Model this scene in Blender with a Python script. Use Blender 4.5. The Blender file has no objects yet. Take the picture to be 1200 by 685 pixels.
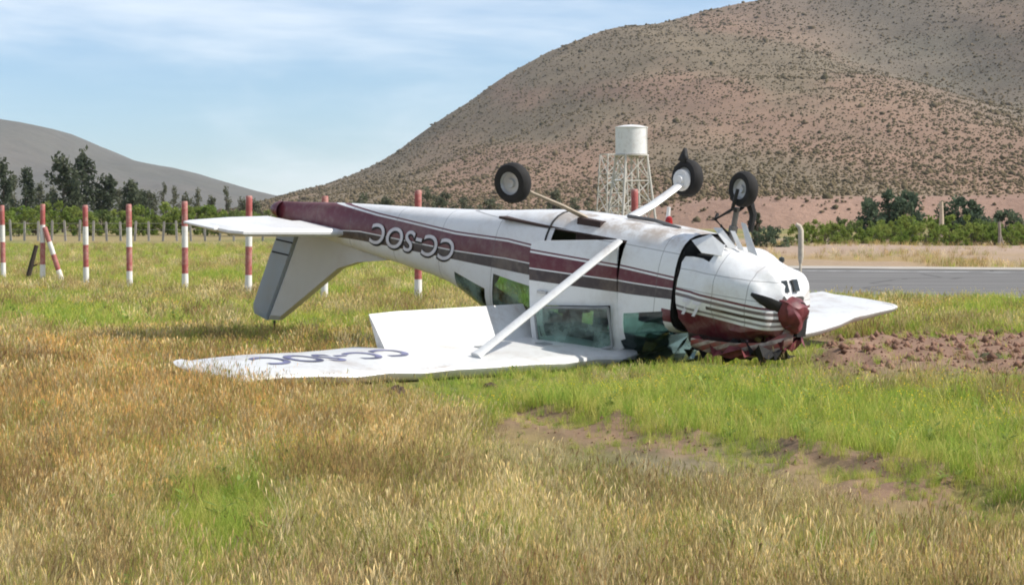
import bpy, math, random
import numpy as np
from mathutils import Matrix, Vector
random.seed(7)
rng = np.random.default_rng(11)
SC = bpy.context.scene
COL = SC.collection
R_ = math.radians

# ------------------------------------------------------------------ camera
FPX, HOR, CAMH = 2500.0, 256.0, 1.6          # focal length and horizon in photo pixels (1200 wide), eye height
cam = bpy.data.cameras.new('camera')
cam.sensor_width = 36.0
cam.lens = 36.0 * FPX / 1200.0
cam.shift_y = -(342.5 - HOR) / 1200.0
cam.clip_start, cam.clip_end = 0.1, 60000.0
camo = bpy.data.objects.new('camera', cam)
camo.location = (0, 0, CAMH)
camo.rotation_euler = (R_(90), 0, 0)
COL.objects.link(camo)
SC.camera = camo

# ------------------------------------------------------------------ sky, sun, exposure
SUN_EL = R_(42)
SX, SY = 0.985, -0.10
SUN_ROT = math.atan2(SX, SY)
world = bpy.data.worlds.new('World')
SC.world = world
world.use_nodes = True
wn, wl = world.node_tree.nodes, world.node_tree.links
wn.clear()
sky = wn.new('ShaderNodeTexSky')
sky.sky_type = 'NISHITA'
sky.sun_disc = False
sky.sun_elevation = SUN_EL
sky.sun_rotation = SUN_ROT
sky.altitude = 600
sky.air_density = 0.85
sky.dust_density = 0.0
sky.ozone_density = 5.0
bg = wn.new('ShaderNodeBackground')
bg.inputs['Strength'].default_value = 0.125
wout = wn.new('ShaderNodeOutputWorld')
tc = wn.new('ShaderNodeTexCoord')
# thin cirrus: noise stretched along the horizon, on the view direction
def cirrus(sc, rot, scale, detail, lo, hi, loc):
    mp = wn.new('ShaderNodeMapping')
    mp.inputs['Scale'].default_value = sc
    mp.inputs['Rotation'].default_value = rot
    mp.inputs['Location'].default_value = loc
    wl.new(tc.outputs['Generated'], mp.inputs['Vector'])
    n = wn.new('ShaderNodeTexNoise')
    n.inputs['Scale'].default_value = scale
    n.inputs['Detail'].default_value = detail
    n.inputs['Roughness'].default_value = 0.55
    n.inputs['Distortion'].default_value = 0.35
    wl.new(mp.outputs[0], n.inputs['Vector'])
    r = wn.new('ShaderNodeMapRange')
    r.interpolation_type = 'SMOOTHSTEP'
    r.inputs['From Min'].default_value = lo
    r.inputs['From Max'].default_value = hi
    wl.new(n.outputs['Fac'], r.inputs['Value'])
    return r.outputs[0]
c1 = cirrus((1.6, 1.6, 6.0), (0, R_(-24), 0), 2.3, 5, 0.37, 0.63, (2.3, 0.4, 3.4))
c2 = cirrus((4.0, 4.0, 34.0), (0, R_(-10), 0), 1.6, 7, 0.42, 0.80, (4.7, 1.2, 0.3))
def wmath(op, a, b):
    m = wn.new('ShaderNodeMath'); m.operation = op; m.use_clamp = True
    for i, v in enumerate((a, b)):
        if isinstance(v, (int, float)): m.inputs[i].default_value = v
        else: wl.new(v, m.inputs[i])
    return m.outputs[0]
cl = wmath('ADD', wmath('MULTIPLY', c1, 0.62), wmath('MULTIPLY', c2, 0.16))
mixc = wn.new('ShaderNodeMixRGB')
mixc.inputs['Color2'].default_value = (8.6, 9.0, 9.4, 1)
wl.new(cl, mixc.inputs['Fac'])
wl.new(sky.outputs[0], mixc.inputs['Color1'])
wl.new(mixc.outputs[0], bg.inputs['Color'])
wl.new(bg.outputs[0], wout.inputs['Surface'])

sun = bpy.data.lights.new('sun', 'SUN')
sun.energy = 4.8
sun.angle = R_(0.53)
sun.color = (1.0, 0.955, 0.88)
suno = bpy.data.objects.new('sun', sun)
hl = math.hypot(SX, SY)
sd = Vector((SX / hl * math.cos(SUN_EL), SY / hl * math.cos(SUN_EL), math.sin(SUN_EL)))
suno.rotation_euler = sd.to_track_quat('Z', 'Y').to_euler()
suno.location = (30, -15, 40)
COL.objects.link(suno)

SC.view_settings.view_transform = 'Standard'
SC.view_settings.look = 'None'
SC.view_settings.gamma = 1.0
SC.view_settings.exposure = 0.10
SC.render.engine = 'CYCLES'
SC.cycles.max_bounces = 8
SC.cycles.transparent_max_bounces = 16
SC.cycles.volume_bounces = 0
SC.cycles.filter_width = 1.9

# ------------------------------------------------------------------ helpers
def G(px, py, z=0.0):
    """photo pixel -> point on the ground at height z"""
    Y = FPX * (CAMH - z) / (py - HOR)
    return ((px - 600.0) / FPX * Y, Y)
def at(px, py, Y):
    """photo pixel -> point at depth Y"""
    return ((px - 600.0) / FPX * Y, Y, CAMH - (py - HOR) / FPX * Y)

def hash2(ix, iy, s):
    v = np.sin(ix * 127.1 + iy * 311.7 + s * 74.7) * 43758.5453
    return v - np.floor(v)
def vnoise(x, y, s=0):
    x = np.asarray(x, float); y = np.asarray(y, float)
    ix, iy = np.floor(x), np.floor(y)
    fx, fy = x - ix, y - iy
    fx, fy = fx * fx * (3 - 2 * fx), fy * fy * (3 - 2 * fy)
    a, b = hash2(ix, iy, s), hash2(ix + 1, iy, s)
    c, d = hash2(ix, iy + 1, s), hash2(ix + 1, iy + 1, s)
    return (a + (b - a) * fx) * (1 - fy) + (c + (d - c) * fx) * fy
def fbm(x, y, s=0, o=4):
    t, a, n = 0, 0.5, 0
    for k in range(o):
        t = t + a * vnoise(x * 2 ** k, y * 2 ** k, s + k * 13); n += a; a *= 0.5
    return t / n
def sstep(a, b, x):
    t = np.clip((np.asarray(x, float) - a) / (b - a), 0, 1)
    return t * t * (3 - 2 * t)

def link(o, parent=None):
    COL.objects.link(o)
    if parent is not None: o.parent = parent
    return o
def tag(o, label=None, cat=None, group=None, kind=None):
    if label: o['label'] = label
    if cat: o['category'] = cat
    if group: o['group'] = group
    if kind: o['kind'] = kind
    return o
def empty(name, loc, label, cat, group=None):
    o = bpy.data.objects.new(name, None)
    o.location = loc
    o.empty_display_size = 0.3
    COL.objects.link(o)
    return tag(o, label, cat, group)
def mesh_obj(name, V, F, mat, parent=None, smooth=False, angle=None, uv=None):
    me = bpy.data.meshes.new(name)
    me.from_pydata([tuple(map(float, v)) for v in V], [], F)
    mats = mat if isinstance(mat, (list, tuple)) else [mat]
    for m in mats: me.materials.append(m)
    if smooth or angle:
        me.polygons.foreach_set('use_smooth', [True] * len(me.polygons))
        if angle: me.set_sharp_from_angle(angle=R_(angle))
    me.validate()
    me.update()
    return link(bpy.data.objects.new(name, me), parent)
def fast_mesh(name, V, F, mat, cols=None, smooth=False):
    """V (n,3), F (m,k) arrays; cols (n,3) -> attribute 'Col'"""
    V = np.asarray(V, np.float32); F = np.asarray(F, np.int32)
    me = bpy.data.meshes.new(name)
    me.vertices.add(len(V)); me.vertices.foreach_set('co', V.ravel())
    k = F.shape[1]
    me.loops.add(F.size); me.loops.foreach_set('vertex_index', F.ravel())
    me.polygons.add(len(F))
    me.polygons.foreach_set('loop_start', np.arange(0, F.size, k, dtype=np.int32))
    if smooth: me.polygons.foreach_set('use_smooth', np.ones(len(F), bool))
    if cols is not None:
        a = me.attributes.new('Col', 'FLOAT_COLOR', 'POINT')
        c = np.ones((len(V), 4), np.float32); c[:, :3] = cols
        a.data.foreach_set('color', c.ravel())
    me.materials.append(mat)
    me.update(calc_edges=True)
    return bpy.data.objects.new(name, me)

class MB:
    """collects simple shapes into one mesh"""
    def __init__(s): s.V = []; s.F = []
    def add(s, V, F):
        n = len(s.V); s.V += [tuple(map(float, v)) for v in V]; s.F += [tuple(i + n for i in f) for f in F]; return s
    def box(s, c, d, rot=None):
        V = []
        for x in (-.5, .5):
            for y in (-.5, .5):
                for z in (-.5, .5):
                    v = Vector((x * d[0], y * d[1], z * d[2]))
                    if rot is not None: v = rot @ v
                    V.append(v + Vector(c))
        return s.add(V, [(0, 1, 3, 2), (4, 6, 7, 5), (0, 4, 5, 1), (2, 3, 7, 6), (0, 2, 6, 4), (1, 5, 7, 3)])
    def tube(s, pts, rad, n=8, flat=1.0, cap=True):
        pts = [Vector(p) for p in pts]
        if not isinstance(rad, (list, tuple)): rad = [rad] * len(pts)
        V, F = [], []
        ref = None
        for i, p in enumerate(pts):
            t = (pts[min(i + 1, len(pts) - 1)] - pts[max(i - 1, 0)]).normalized()
            if ref is None: ref = Vector((0, 0, 1)) if abs(t.z) < 0.9 else Vector((1, 0, 0))
            a = t.cross(ref).normalized(); b = a.cross(t).normalized()
            for k in range(n):
                an = 2 * math.pi * k / n
                V.append(p + a * math.cos(an) * rad[i] + b * math.sin(an) * rad[i] * flat)
        for i in range(len(pts) - 1):
            for k in range(n):
                k2 = (k + 1) % n
                F.append((i * n + k, i * n + k2, (i + 1) * n + k2, (i + 1) * n + k))
        if cap:
            F.append(tuple(range(n - 1, -1, -1)))
            F.append(tuple((len(pts) - 1) * n + k for k in range(n)))
        return s.add(V, F)
    def lathe(s, prof, n=24, axis='Z', c=(0, 0, 0)):
        """prof: list of (radius, height); closed at ends if radius 0"""
        V, F = [], []
        for r, hgt in prof:
            for k in range(n):
                a = 2 * math.pi * k / n
                x, y = r * math.cos(a), r * math.sin(a)
                v = {'Z': (x, y, hgt), 'Y': (x, hgt, -y), 'X': (hgt, x, y)}[axis]
                V.append((v[0] + c[0], v[1] + c[1], v[2] + c[2]))
        m = len(prof)
        for i in range(m - 1):
            for k in range(n):
                k2 = (k + 1) % n
                F.append((i * n + k, i * n + k2, (i + 1) * n + k2, (i + 1) * n + k))
        return s.add(V, F)
    def build(s, name, mat, parent=None, smooth=False, angle=None):
        return mesh_obj(name, s.V, s.F, mat, parent, smooth, angle)

# ------------------------------------------------------------------ materials
class NT:
    def __init__(s, name):
        s.m = bpy.data.materials.new(name); s.m.use_nodes = True
        s.n, s.l = s.m.node_tree.nodes, s.m.node_tree.links
        s.b = s.n['Principled BSDF']; s.out = s.n['Material Output']
    def node(s, t, **kw):
        x = s.n.new(t)
        for k, v in kw.items(): setattr(x, k, v)
        return x
    def put(s, sock, v):
        if isinstance(v, bpy.types.NodeSocket): s.l.new(v, sock)
        elif isinstance(v, (tuple, list)): sock.default_value = (*v, 1) if len(v) == 3 and len(sock.default_value) == 4 else v
        else: sock.default_value = v
    def math(s, op, a, b=0.0, clamp=False):
        x = s.node('ShaderNodeMath', operation=op, use_clamp=clamp)
        s.put(x.inputs[0], a); s.put(x.inputs[1], b); return x.outputs[0]
    def mix(s, f, a, b, mode='MIX'):
        x = s.node('ShaderNodeMixRGB', blend_type=mode)
        s.put(x.inputs[0], f); s.put(x.inputs[1], a); s.put(x.inputs[2], b); return x.outputs[0]
    def noise(s, scale, detail=4, vec=None, rough=0.55, dim='3D', out='Fac'):
        x = s.node('ShaderNodeTexNoise', noise_dimensions=dim)
        x.inputs['Scale'].default_value = scale; x.inputs['Detail'].default_value = detail; x.inputs['Roughness'].default_value = rough
        if vec is not None: s.l.new(vec, x.inputs['Vector'])
        return x.outputs[out]
    def ramp(s, f, lo, hi):
        x = s.node('ShaderNodeMapRange', interpolation_type='SMOOTHSTEP')
        s.put(x.inputs['Value'], f); x.inputs['From Min'].default_value = lo; x.inputs['From Max'].default_value = hi
        return x.outputs[0]
    def obj(s): return s.node('ShaderNodeTexCoord').outputs['Object']
    def pos(s): return s.node('ShaderNodeNewGeometry').outputs['Position']
    def bump(s, hgt, strength=0.3, dist=0.02):
        x = s.node('ShaderNodeBump'); x.inputs['Strength'].default_value = strength; x.inputs['Distance'].default_value = dist
        s.l.new(hgt, x.inputs['Height']); s.l.new(x.outputs[0], s.b.inputs['Normal'])
    def done(s, col=None, rough=None, metal=None, spec=None):
        if col is not None: s.put(s.b.inputs['Base Color'], col)
        if rough is not None: s.put(s.b.inputs['Roughness'], rough)
        if metal is not None: s.b.inputs['Metallic'].default_value = metal
        if spec is not None: s.b.inputs['Specular IOR Level'].default_value = spec
        return s.m
def plain(name, col, rough=0.6, metal=0.0, var=0.25, scale=6.0, spec=0.4):
    t = NT(name)
    n = t.noise(scale, 5, t.obj())
    c2 = tuple(c * (1 - var) for c in col)
    return t.done(t.mix(t.ramp(n, 0.35, 0.7), col, c2), rough, metal, spec)

MAROON, DARK, WHITE = (0.125, 0.018, 0.028), (0.050, 0.034, 0.036), (0.80, 0.80, 0.79)
def seams(t, c, X, Z, xs, zs=(), w=0.0045, col=(0.10, 0.09, 0.085)):
    s = None
    for v, arr in ((X, xs), (Z, zs)):
        for a in arr:
            k = t.math('LESS_THAN', t.math('ABSOLUTE', t.math('SUBTRACT', v, a)), w)
            s = k if s is None else t.math('ADD', s, k, True)
    return t.mix(t.math('MULTIPLY', s, 0.55), c, col)
def paint_common(t, col, dirt=0.35):
    """worn paint with dust"""
    o = t.obj()
    n = t.noise(1.7, 7, o, 0.72); n2 = t.noise(14, 4, o)
    d = t.math('MULTIPLY', t.ramp(n, 0.46, 0.72), dirt)
    c = t.mix(d, col, (0.36, 0.28, 0.21))
    c = t.mix(t.math('MULTIPLY', t.ramp(n2, 0.45, 0.75), dirt * 0.35), c, (0.45, 0.40, 0.34))
    return c
def fuselage_mat():
    t = NT('fuselage_paint')
    uv = t.node('ShaderNodeUVMap', uv_map='side').outputs[0]
    sep = t.node('ShaderNodeSeparateXYZ'); t.l.new(uv, sep.inputs[0])
    X, Z = sep.outputs[0], sep.outputs[1]
    def curve(pts, x0, x1, y0, y1):
        f = t.node('ShaderNodeFloatCurve')
        mr = t.node('ShaderNodeMapRange'); t.l.new(X, mr.inputs[0]); mr.inputs[1].default_value = x0; mr.inputs[2].default_value = x1
        t.l.new(mr.outputs[0], f.inputs['Value'])
        cm = f.mapping; c = cm.curves[0]
        pts = [((a - x0) / (x1 - x0), (b - y0) / (y1 - y0)) for a, b in pts]
        c.points[0].location = pts[0]; c.points[1].location = pts[-1]
        for p in pts[1:-1]: c.points.new(*p)
        for p in c.points: p.handle_type = 'VECTOR'
        cm.update()
        return t.math('ADD', t.math('MULTIPLY', f.outputs[0], y1 - y0), y0)
    x0, x1, y0, y1 = -9, -1, -0.6, 0.8
    l1 = curve([(-9, -0.30), (-7.2, -0.215), (-6.4, -0.19), (-4.85, -0.19), (-3.9, -0.245), (-2.0, -0.215), (-1, -0.19)], x0, x1, y0, y1)
    m1 = curve([(-9, 0.6), (-8.0, 0.30), (-7.2, 0.14), (-6.7, 0.08), (-4.85, 0.035), (-3.9, -0.02), (-2.0, -0.05), (-1, -0.085)], x0, x1, y0, y1)
    k1 = curve([(-9, 0.62), (-8.0, 0.33), (-7.2, 0.23), (-6.7, 0.20), (-4.85, 0.145), (-3.9, 0.12), (-2.0, 0.085), (-1, 0.02)], x0, x1, y0, y1)
    def band(lo, hi): return t.math('MULTIPLY', t.math('GREATER_THAN', Z, lo), t.math('LESS_THAN', Z, hi))
    c = t.mix(band(l1, t.math('ADD', l1, 0.018)), WHITE, MAROON)
    c = t.mix(band(t.math('ADD', l1, 0.04), m1), c, MAROON)
    c = t.mix(band(t.math('ADD', m1, 0.014), k1), c, DARK)
    # maroon patch ahead of the door below the windscreen
    c = t.mix(t.math('MULTIPLY', band(0.16, 0.30), t.math('GREATER_THAN', X, -1.52)), c, MAROON)
    c = seams(t, c, X, Z, (-1.62, -3.30, -4.12, -5.1, -6.0, -6.9, -7.6), (-0.44,))
    c = paint_common(t, c, 0.30)
    # mud thrown along the belly
    nb = t.noise(3.0, 6, t.obj(), 0.7)
    bel = t.math('MULTIPLY', t.ramp(t.math('MULTIPLY', Z, -1), 0.42, 0.62), t.ramp(nb, 0.40, 0.62))
    bel = t.math('MULTIPLY', bel, t.ramp(X, -4.6, -3.0))
    c = t.mix(t.math('MULTIPLY', bel, 0.75), c, (0.34, 0.25, 0.17))
    # bare primer inside
    bf = t.node('ShaderNodeNewGeometry').outputs['Backfacing']
    c = t.mix(bf, c, (0.16, 0.15, 0.14))
    r = t.math('ADD', t.math('MULTIPLY', t.noise(5, 4, t.obj()), 0.25), 0.25)
    nw = t.noise(2.2, 2, t.obj())
    t.bump(nw, 0.12, 0.02)
    return t.done(c, r)
def cowl_mat():
    t = NT('cowling_paint')
    uv = t.node('ShaderNodeUVMap', uv_map='side').outputs[0]
    sep = t.node('ShaderNodeSeparateXYZ'); t.l.new(uv, sep.inputs[0])
    X, Z = sep.outputs[0], sep.outputs[1]
    Zs = t.math('ADD', Z, t.math('MULTIPLY', t.math('ADD', X, 0.7), -0.05))
    def band(lo, hi): return t.math('MULTIPLY', t.math('GREATER_THAN', Zs, lo), t.math('LESS_THAN', Zs, hi))
    c = t.mix(band(-0.065, -0.04), WHITE, MAROON)
    fr = t.math('GREATER_THAN', X, -0.92)
    c = t.mix(band(-0.015, 0.02), c, (0.16, 0.13, 0.13))
    c = t.mix(t.math('MULTIPLY', band(0.05, 0.085), fr), c, DARK)
    c = t.mix(band(0.115, 0.14), c, (0.22, 0.20, 0.20))
    c = t.mix(band(0.17, 0.40), c, MAROON)
    c = t.mix(band(0.40, 1.0), c, DARK)
    c = seams(t, c, X, Z, (-0.47, -0.86), (-0.30, -0.10))
    c = paint_common(t, c, 0.38)
    bf = t.node('ShaderNodeNewGeometry').outputs['Backfacing']
    c = t.mix(bf, c, (0.10, 0.10, 0.095))
    t.bump(t.noise(3.5, 3, t.obj()), 0.35, 0.03)
    return t.done(c, 0.35)
def white_paint(name, col=(0.80, 0.80, 0.79), dirt=0.3, rough=0.35):
    t = NT(name)
    c = paint_common(t, col, dirt)
    t.bump(t.noise(2.5, 3, t.obj()), 0.12, 0.02)
    return t.done(c, rough)
def glass_mat(name='green_glass', tint=(0.50, 0.74, 0.64), film=(0.42, 0.58, 0.50)):
    t = NT(name)
    tr = t.node('ShaderNodeBsdfTransparent'); tr.inputs[0].default_value = (*tint, 1)
    gl = t.node('ShaderNodeBsdfGlossy'); gl.inputs['Roughness'].default_value = 0.06
    df = t.node('ShaderNodeBsdfDiffuse'); df.inputs[0].default_value = (*film, 1)
    m0 = t.node('ShaderNodeMixShader')
    t.put(m0.inputs[0], t.math('MULTIPLY', t.ramp(t.noise(4, 5, t.obj()), 0.35, 0.7), 0.45)); t.l.new(tr.outputs[0], m0.inputs[1]); t.l.new(df.outputs[0], m0.inputs[2])
    fr = t.node('ShaderNodeFresnel'); fr.inputs[0].default_value = 1.5
    m1 = t.node('ShaderNodeMixShader'); t.l.new(fr.outputs[0], m1.inputs[0]); t.l.new(m0.outputs[0], m1.inputs[1]); t.l.new(gl.outputs[0], m1.inputs[2])
    t.l.new(m1.outputs[0], t.out.inputs['Surface'])
    return t.m
def leafy(name, c1, c2, trans=0.35, attr=False, var=1.5, inst=False):
    t = NT(name)
    if inst:
        a = t.node('ShaderNodeAttribute', attribute_type='INSTANCER', attribute_name='tint').outputs['Color']
        b = t.node('ShaderNodeAttribute', attribute_name='Col').outputs['Color']
        c = t.mix(1.0, a, b, 'MULTIPLY')
    elif attr:
        c = t.node('ShaderNodeAttribute', attribute_name='Col').outputs['Color']
    else:
        c = t.mix(t.ramp(t.noise(var, 4, t.pos()), 0.35, 0.65), c1, c2)
    d = t.node('ShaderNodeBsdfDiffuse'); tl = t.node('ShaderNodeBsdfTranslucent')
    t.l.new(c, d.inputs[0]); t.l.new(c, tl.inputs[0])
    m = t.node('ShaderNodeMixShader'); m.inputs[0].default_value = trans
    t.l.new(d.outputs[0], m.inputs[1]); t.l.new(tl.outputs[0], m.inputs[2])
    t.l.new(m.outputs[0], t.out.inputs['Surface'])
    return t.m
def attr_mat(name, rough=0.9, nscale=8.0, amount=0.5, bump=0.5, bdist=0.05, fine=60.0):
    t = NT(name)
    c = t.node('ShaderNodeAttribute', attribute_name='Col').outputs['Color']
    p = t.pos()
    n = t.noise(nscale, 6, p, 0.65); n2 = t.noise(fine, 3, p)
    f = t.math('ADD', t.math('MULTIPLY', n, amount * 1.4), 1 - amount * 0.7)
    f = t.math('MULTIPLY', f, t.math('ADD', t.math('MULTIPLY', n2, amount), 1 - amount * 0.5))
    cc = t.node('ShaderNodeVectorMath', operation='SCALE'); t.l.new(c, cc.inputs[0]); t.l.new(f, cc.inputs['Scale'])
    t.bump(n, bump, bdist)
    return t.done(cc.outputs[0], rough, spec=0.15)

M = dict(
    fus=fuselage_mat(), cowl=cowl_mat(), white=white_paint('white_wing_paint', (0.72, 0.72, 0.70), dirt=0.60), tailw=white_paint('white_tail_paint', (0.76, 0.76, 0.75), dirt=0.3),
    fin=white_paint('fin_paint_shaded', (0.58, 0.56, 0.52), 0.2), rudder=white_paint('rudder_paint_shaded', (0.34, 0.385, 0.43), 0.25),  # fin white and blue-grey rudder paint both darkened to carry the tail's shade
    glass=glass_mat(), dglass=glass_mat('dark_windscreen', (0.16, 0.24, 0.24), (0.05, 0.09, 0.09)), maroon=plain('maroon_spinner_paint', (0.20, 0.045, 0.05), 0.5, var=0.55, scale=9),
    rubber=plain('tyre_rubber', (0.022, 0.020, 0.019), 0.85, var=0.3), alloy=plain('wheel_alloy', (0.50, 0.50, 0.50), 0.4, 0.3),
    dark=plain('soot_black_metal', (0.02, 0.019, 0.018), 0.7), steel=plain('dull_grey_steel', (0.20, 0.19, 0.18), 0.5, 0.4),
    letter=plain('letter_white', (0.74, 0.72, 0.76), 0.45, var=0.15), wletter=plain('letter_navy', (0.07, 0.07, 0.12), 0.5, var=-2.2, scale=5),
    seat=plain('seat_cloth', (0.07, 0.045, 0.04), 0.9), redlens=plain('red_lens', (0.4, 0.02, 0.02), 0.2), tan=plain('muddy_leg', (0.42, 0.34, 0.25), 0.6),
    lamp=plain('lamp_glass_dark', (0.03, 0.035, 0.03), 0.12, spec=0.6), frame=plain('window_frame_grey', (0.30, 0.31, 0.31), 0.5),
)

# ------------------------------------------------------------------ aircraft pose (fitted to the photograph)
A_YAW, A_PITCH, A_ROLL = -0.745, 0.140, 0.021
A_POS = Vector((3.115, 22.36, 0.596))
A_ROT = Matrix.Rotation(A_YAW, 3, 'Z') @ Matrix.Rotation(A_PITCH, 3, 'Y') @ Matrix.Rotation(A_ROLL, 3, 'X') @ Matrix(((1, 0, 0), (0, -1, 0), (0, 0, -1)))
P0 = Vector((-2.6, 0, 0.95))
A_NP = np.array(A_ROT)
def plane_local_xy(x, y, z=0.1):
    w = np.stack([np.asarray(x) - A_POS.x, np.asarray(y) - A_POS.y, np.full_like(np.asarray(x, float), z - A_POS.z)], -1)
    q = w @ A_NP
    return q[..., 0], q[..., 1], q[..., 2]
def wing_geom(Y, side):
    """leading edge X, chord, chord-line Z at span station |Y|"""
    Y = np.asarray(Y, float)
    t = np.clip((Y - 2.7) / 2.65, 0, 1)
    le = -1.98 - 0.32 * t
    c = 1.63 - 0.51 * t
    if side > 0:
        le = le - 0.30 * np.clip((Y - 0.5) / 4.9, 0, 1) ** 1.5
        z = 0.79 + 0.016 * np.sin(Y * 2.3) * sstep(2.4, 4, Y) + 0.015 * sstep(4.2, 5.4, Y)
    else:
        z = 0.79 - 0.20 * np.clip((Y - 0.5) / 4.9, 0, 1) ** 1.6
    return le, c, z

# ------------------------------------------------------------------ terrain
LEDGE_X = np.array([-400, 300, 480, 560, 640, 760, 900, 1000, 1130, 1250, 1600])
LEDGE_Y = np.array([430, 440, 466, 482, 492, 516, 534, 552, 578, 600, 650])
def pix(x, y):
    y = np.maximum(y, 2.0)
    return 600 + FPX * x / y, HOR + FPX * CAMH / y
def ell(px, py, cx, cy, rx, ry): return np.exp(-(((px - cx) / rx) ** 2 + ((py - cy) / ry) ** 2) * 1.2)
def zones(x, y):
    """soil (0..1), green (0..1), grey dryness (0..1), orange (0..1) of the ground at x, y"""
    x = np.asarray(x, float); y = np.asarray(y, float)
    px, py = pix(x, y)
    n1 = fbm(x * 0.9 + 3, y * 0.45, 1); n2 = fbm(x * 2.6, y * 1.3, 5); n3 = fbm(x * 0.35, y * 0.2, 9)
    jx = (n1 - 0.5) * 120; jy = (n2 - 0.5) * 22
    led = np.interp(px, LEDGE_X, LEDGE_Y)
    # green band in front of the aeroplane
    band = sstep(440, 540, px + jx) * sstep(led + 12, led - 14, py + jy * 0.8) * sstep(360, 395, py)
    far = sstep(398, 372, py + jy)
    farg = far * (0.30 + 0.75 * sstep(0.38, 0.62, n1)) * (0.75 + 0.25 * sstep(0.4, 0.6, n3))
    farg = farg * (1 - 0.75 * ell(px, py, 500, 358, 200, 13)) * (1 - 0.4 * ell(px, py, 250, 350, 250, 12))
    strip = ell(px, py, 330, 398, 160, 16) * 0.75
    g = np.maximum.reduce([band * (0.55 + 0.6 * sstep(0.3, 0.55, n1)), farg, strip,
                           1.25 * ell(px + jx * 0.2, py + jy, 268, 590, 105, 68), 0.6 * ell(px, py, 680, 545, 80, 32),
                           0.42 * sstep(0.52, 0.68, n1) * sstep(430, 520, py)])
    g = np.clip(g, 0, 1)
    soil = np.maximum.reduce([sstep(925, 985, px + jx * 0.25) * sstep(384, 398, py + jy * 0.25) * sstep(462, 438, py + jy * 0.8),
                              sstep(17, 7, np.abs(py - led - 8 + jy * 0.5)) * sstep(545, 600, px + jx * .4) * 0.75 * sstep(0.40, 0.56, n2 + 0.10 * sstep(850, 1050, px) + 0.06 * sstep(700, 600, px) - 0.03), 0.95 * ell(px, py, 1060, 576, 120, 17) * sstep(0.26, 0.40, n2), 0.9 * ell(px, py, 600, 494, 60, 13),
                              0.7 * ell(px, py, 825, 645, 50, 22) * sstep(0.40, 0.55, n2), 0.5 * ell(px, py, 1010, 600, 40, 12),
                              0.8 * ell(px, py, 1180, 395, 60, 10)])
    soil = np.clip(soil, 0, 1)
    grey = np.clip(0.9 * ell(px, py, 770, 545, 210, 30) + 0.55 * sstep(560, 680, py) * sstep(0.42, 0.6, n2) + 0.3 * sstep(1300, 500, px) * 0, 0, 1)
    orange = np.clip(sstep(385, 420, py) * sstep(620, 520, py) * sstep(620, 300, px + jx) + 0.45 * sstep(0.5, 0.65, n3 + 0.3 * (n2 - 0.5)), 0, 1)
    return soil, g, grey, orange
RW_A = np.array([(3.0, 71.5), (260, 14.0)])     # far edge line of the runway in plan
def rw_far(x): return 70.6 - 0.34 * x
def rw_near(x): return 43.6 - 0.14 * x
def gh(x, y):
    """ground height"""
    x = np.asarray(x, float); y = np.asarray(y, float)
    near = sstep(140, 40, y)
    z = near * ((fbm(x * 0.5, y * 0.5, 21) - 0.5) * 0.16 + (fbm(x * 2.2, y * 2.2, 31, 3) - 0.5) * 0.07) - 0.02
    px, py = pix(x, y)
    soil = zones(x, y)[0] * sstep(50, 38, y)
    z = z + soil * (0.04 + 0.07 * sstep(18, 22, y) + 0.14 * (fbm(x * 1.6, y * 1.6, 41, 4) - 0.35) + 0.10 * (fbm(x * 5, y * 5, 47, 2) - 0.5))
    led = np.interp(px, LEDGE_X, LEDGE_Y)
    # the ploughed lip below the green band
    step = sstep(led + 10, led - 6, py) * sstep(500, 620, px) * sstep(18, 24.5, 42 - y)
    z = z + 0.10 * step
    # level runway strip
    on = sstep(-8, 2, x) * sstep(-6, 0, y - rw_near(x)) * sstep(6, 0, y - rw_far(x))
    z = z * (1 - on) - 0.03 * on
    # dry bank beyond the runway
    bank = sstep(2, 16, y - rw_far(x)) * sstep(-30, 10, x) * sstep(420, 250, y)
    z = z + bank * (0.12 + 0.3 * (fbm(x * 0.15, y * 0.1, 51) - 0.5))
    # flat where the aeroplane rests
    X, Y, Z = plane_local_xy(x, y)
    foot = sstep(6.6, 5.2, np.abs(Y)) * sstep(1.3, 0.5, np.abs(X + 2.7)) + sstep(1.2, 0.6, np.abs(Y)) * sstep(0.8, 0.2, X) * sstep(-6, -4.5, X)
    foot = np.clip(foot, 0, 1)
    z = z * (1 - foot) + foot * (-0.04)
    return z
def ghf(x, y): return float(gh(np.array([x]), np.array([y]))[0])

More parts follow.
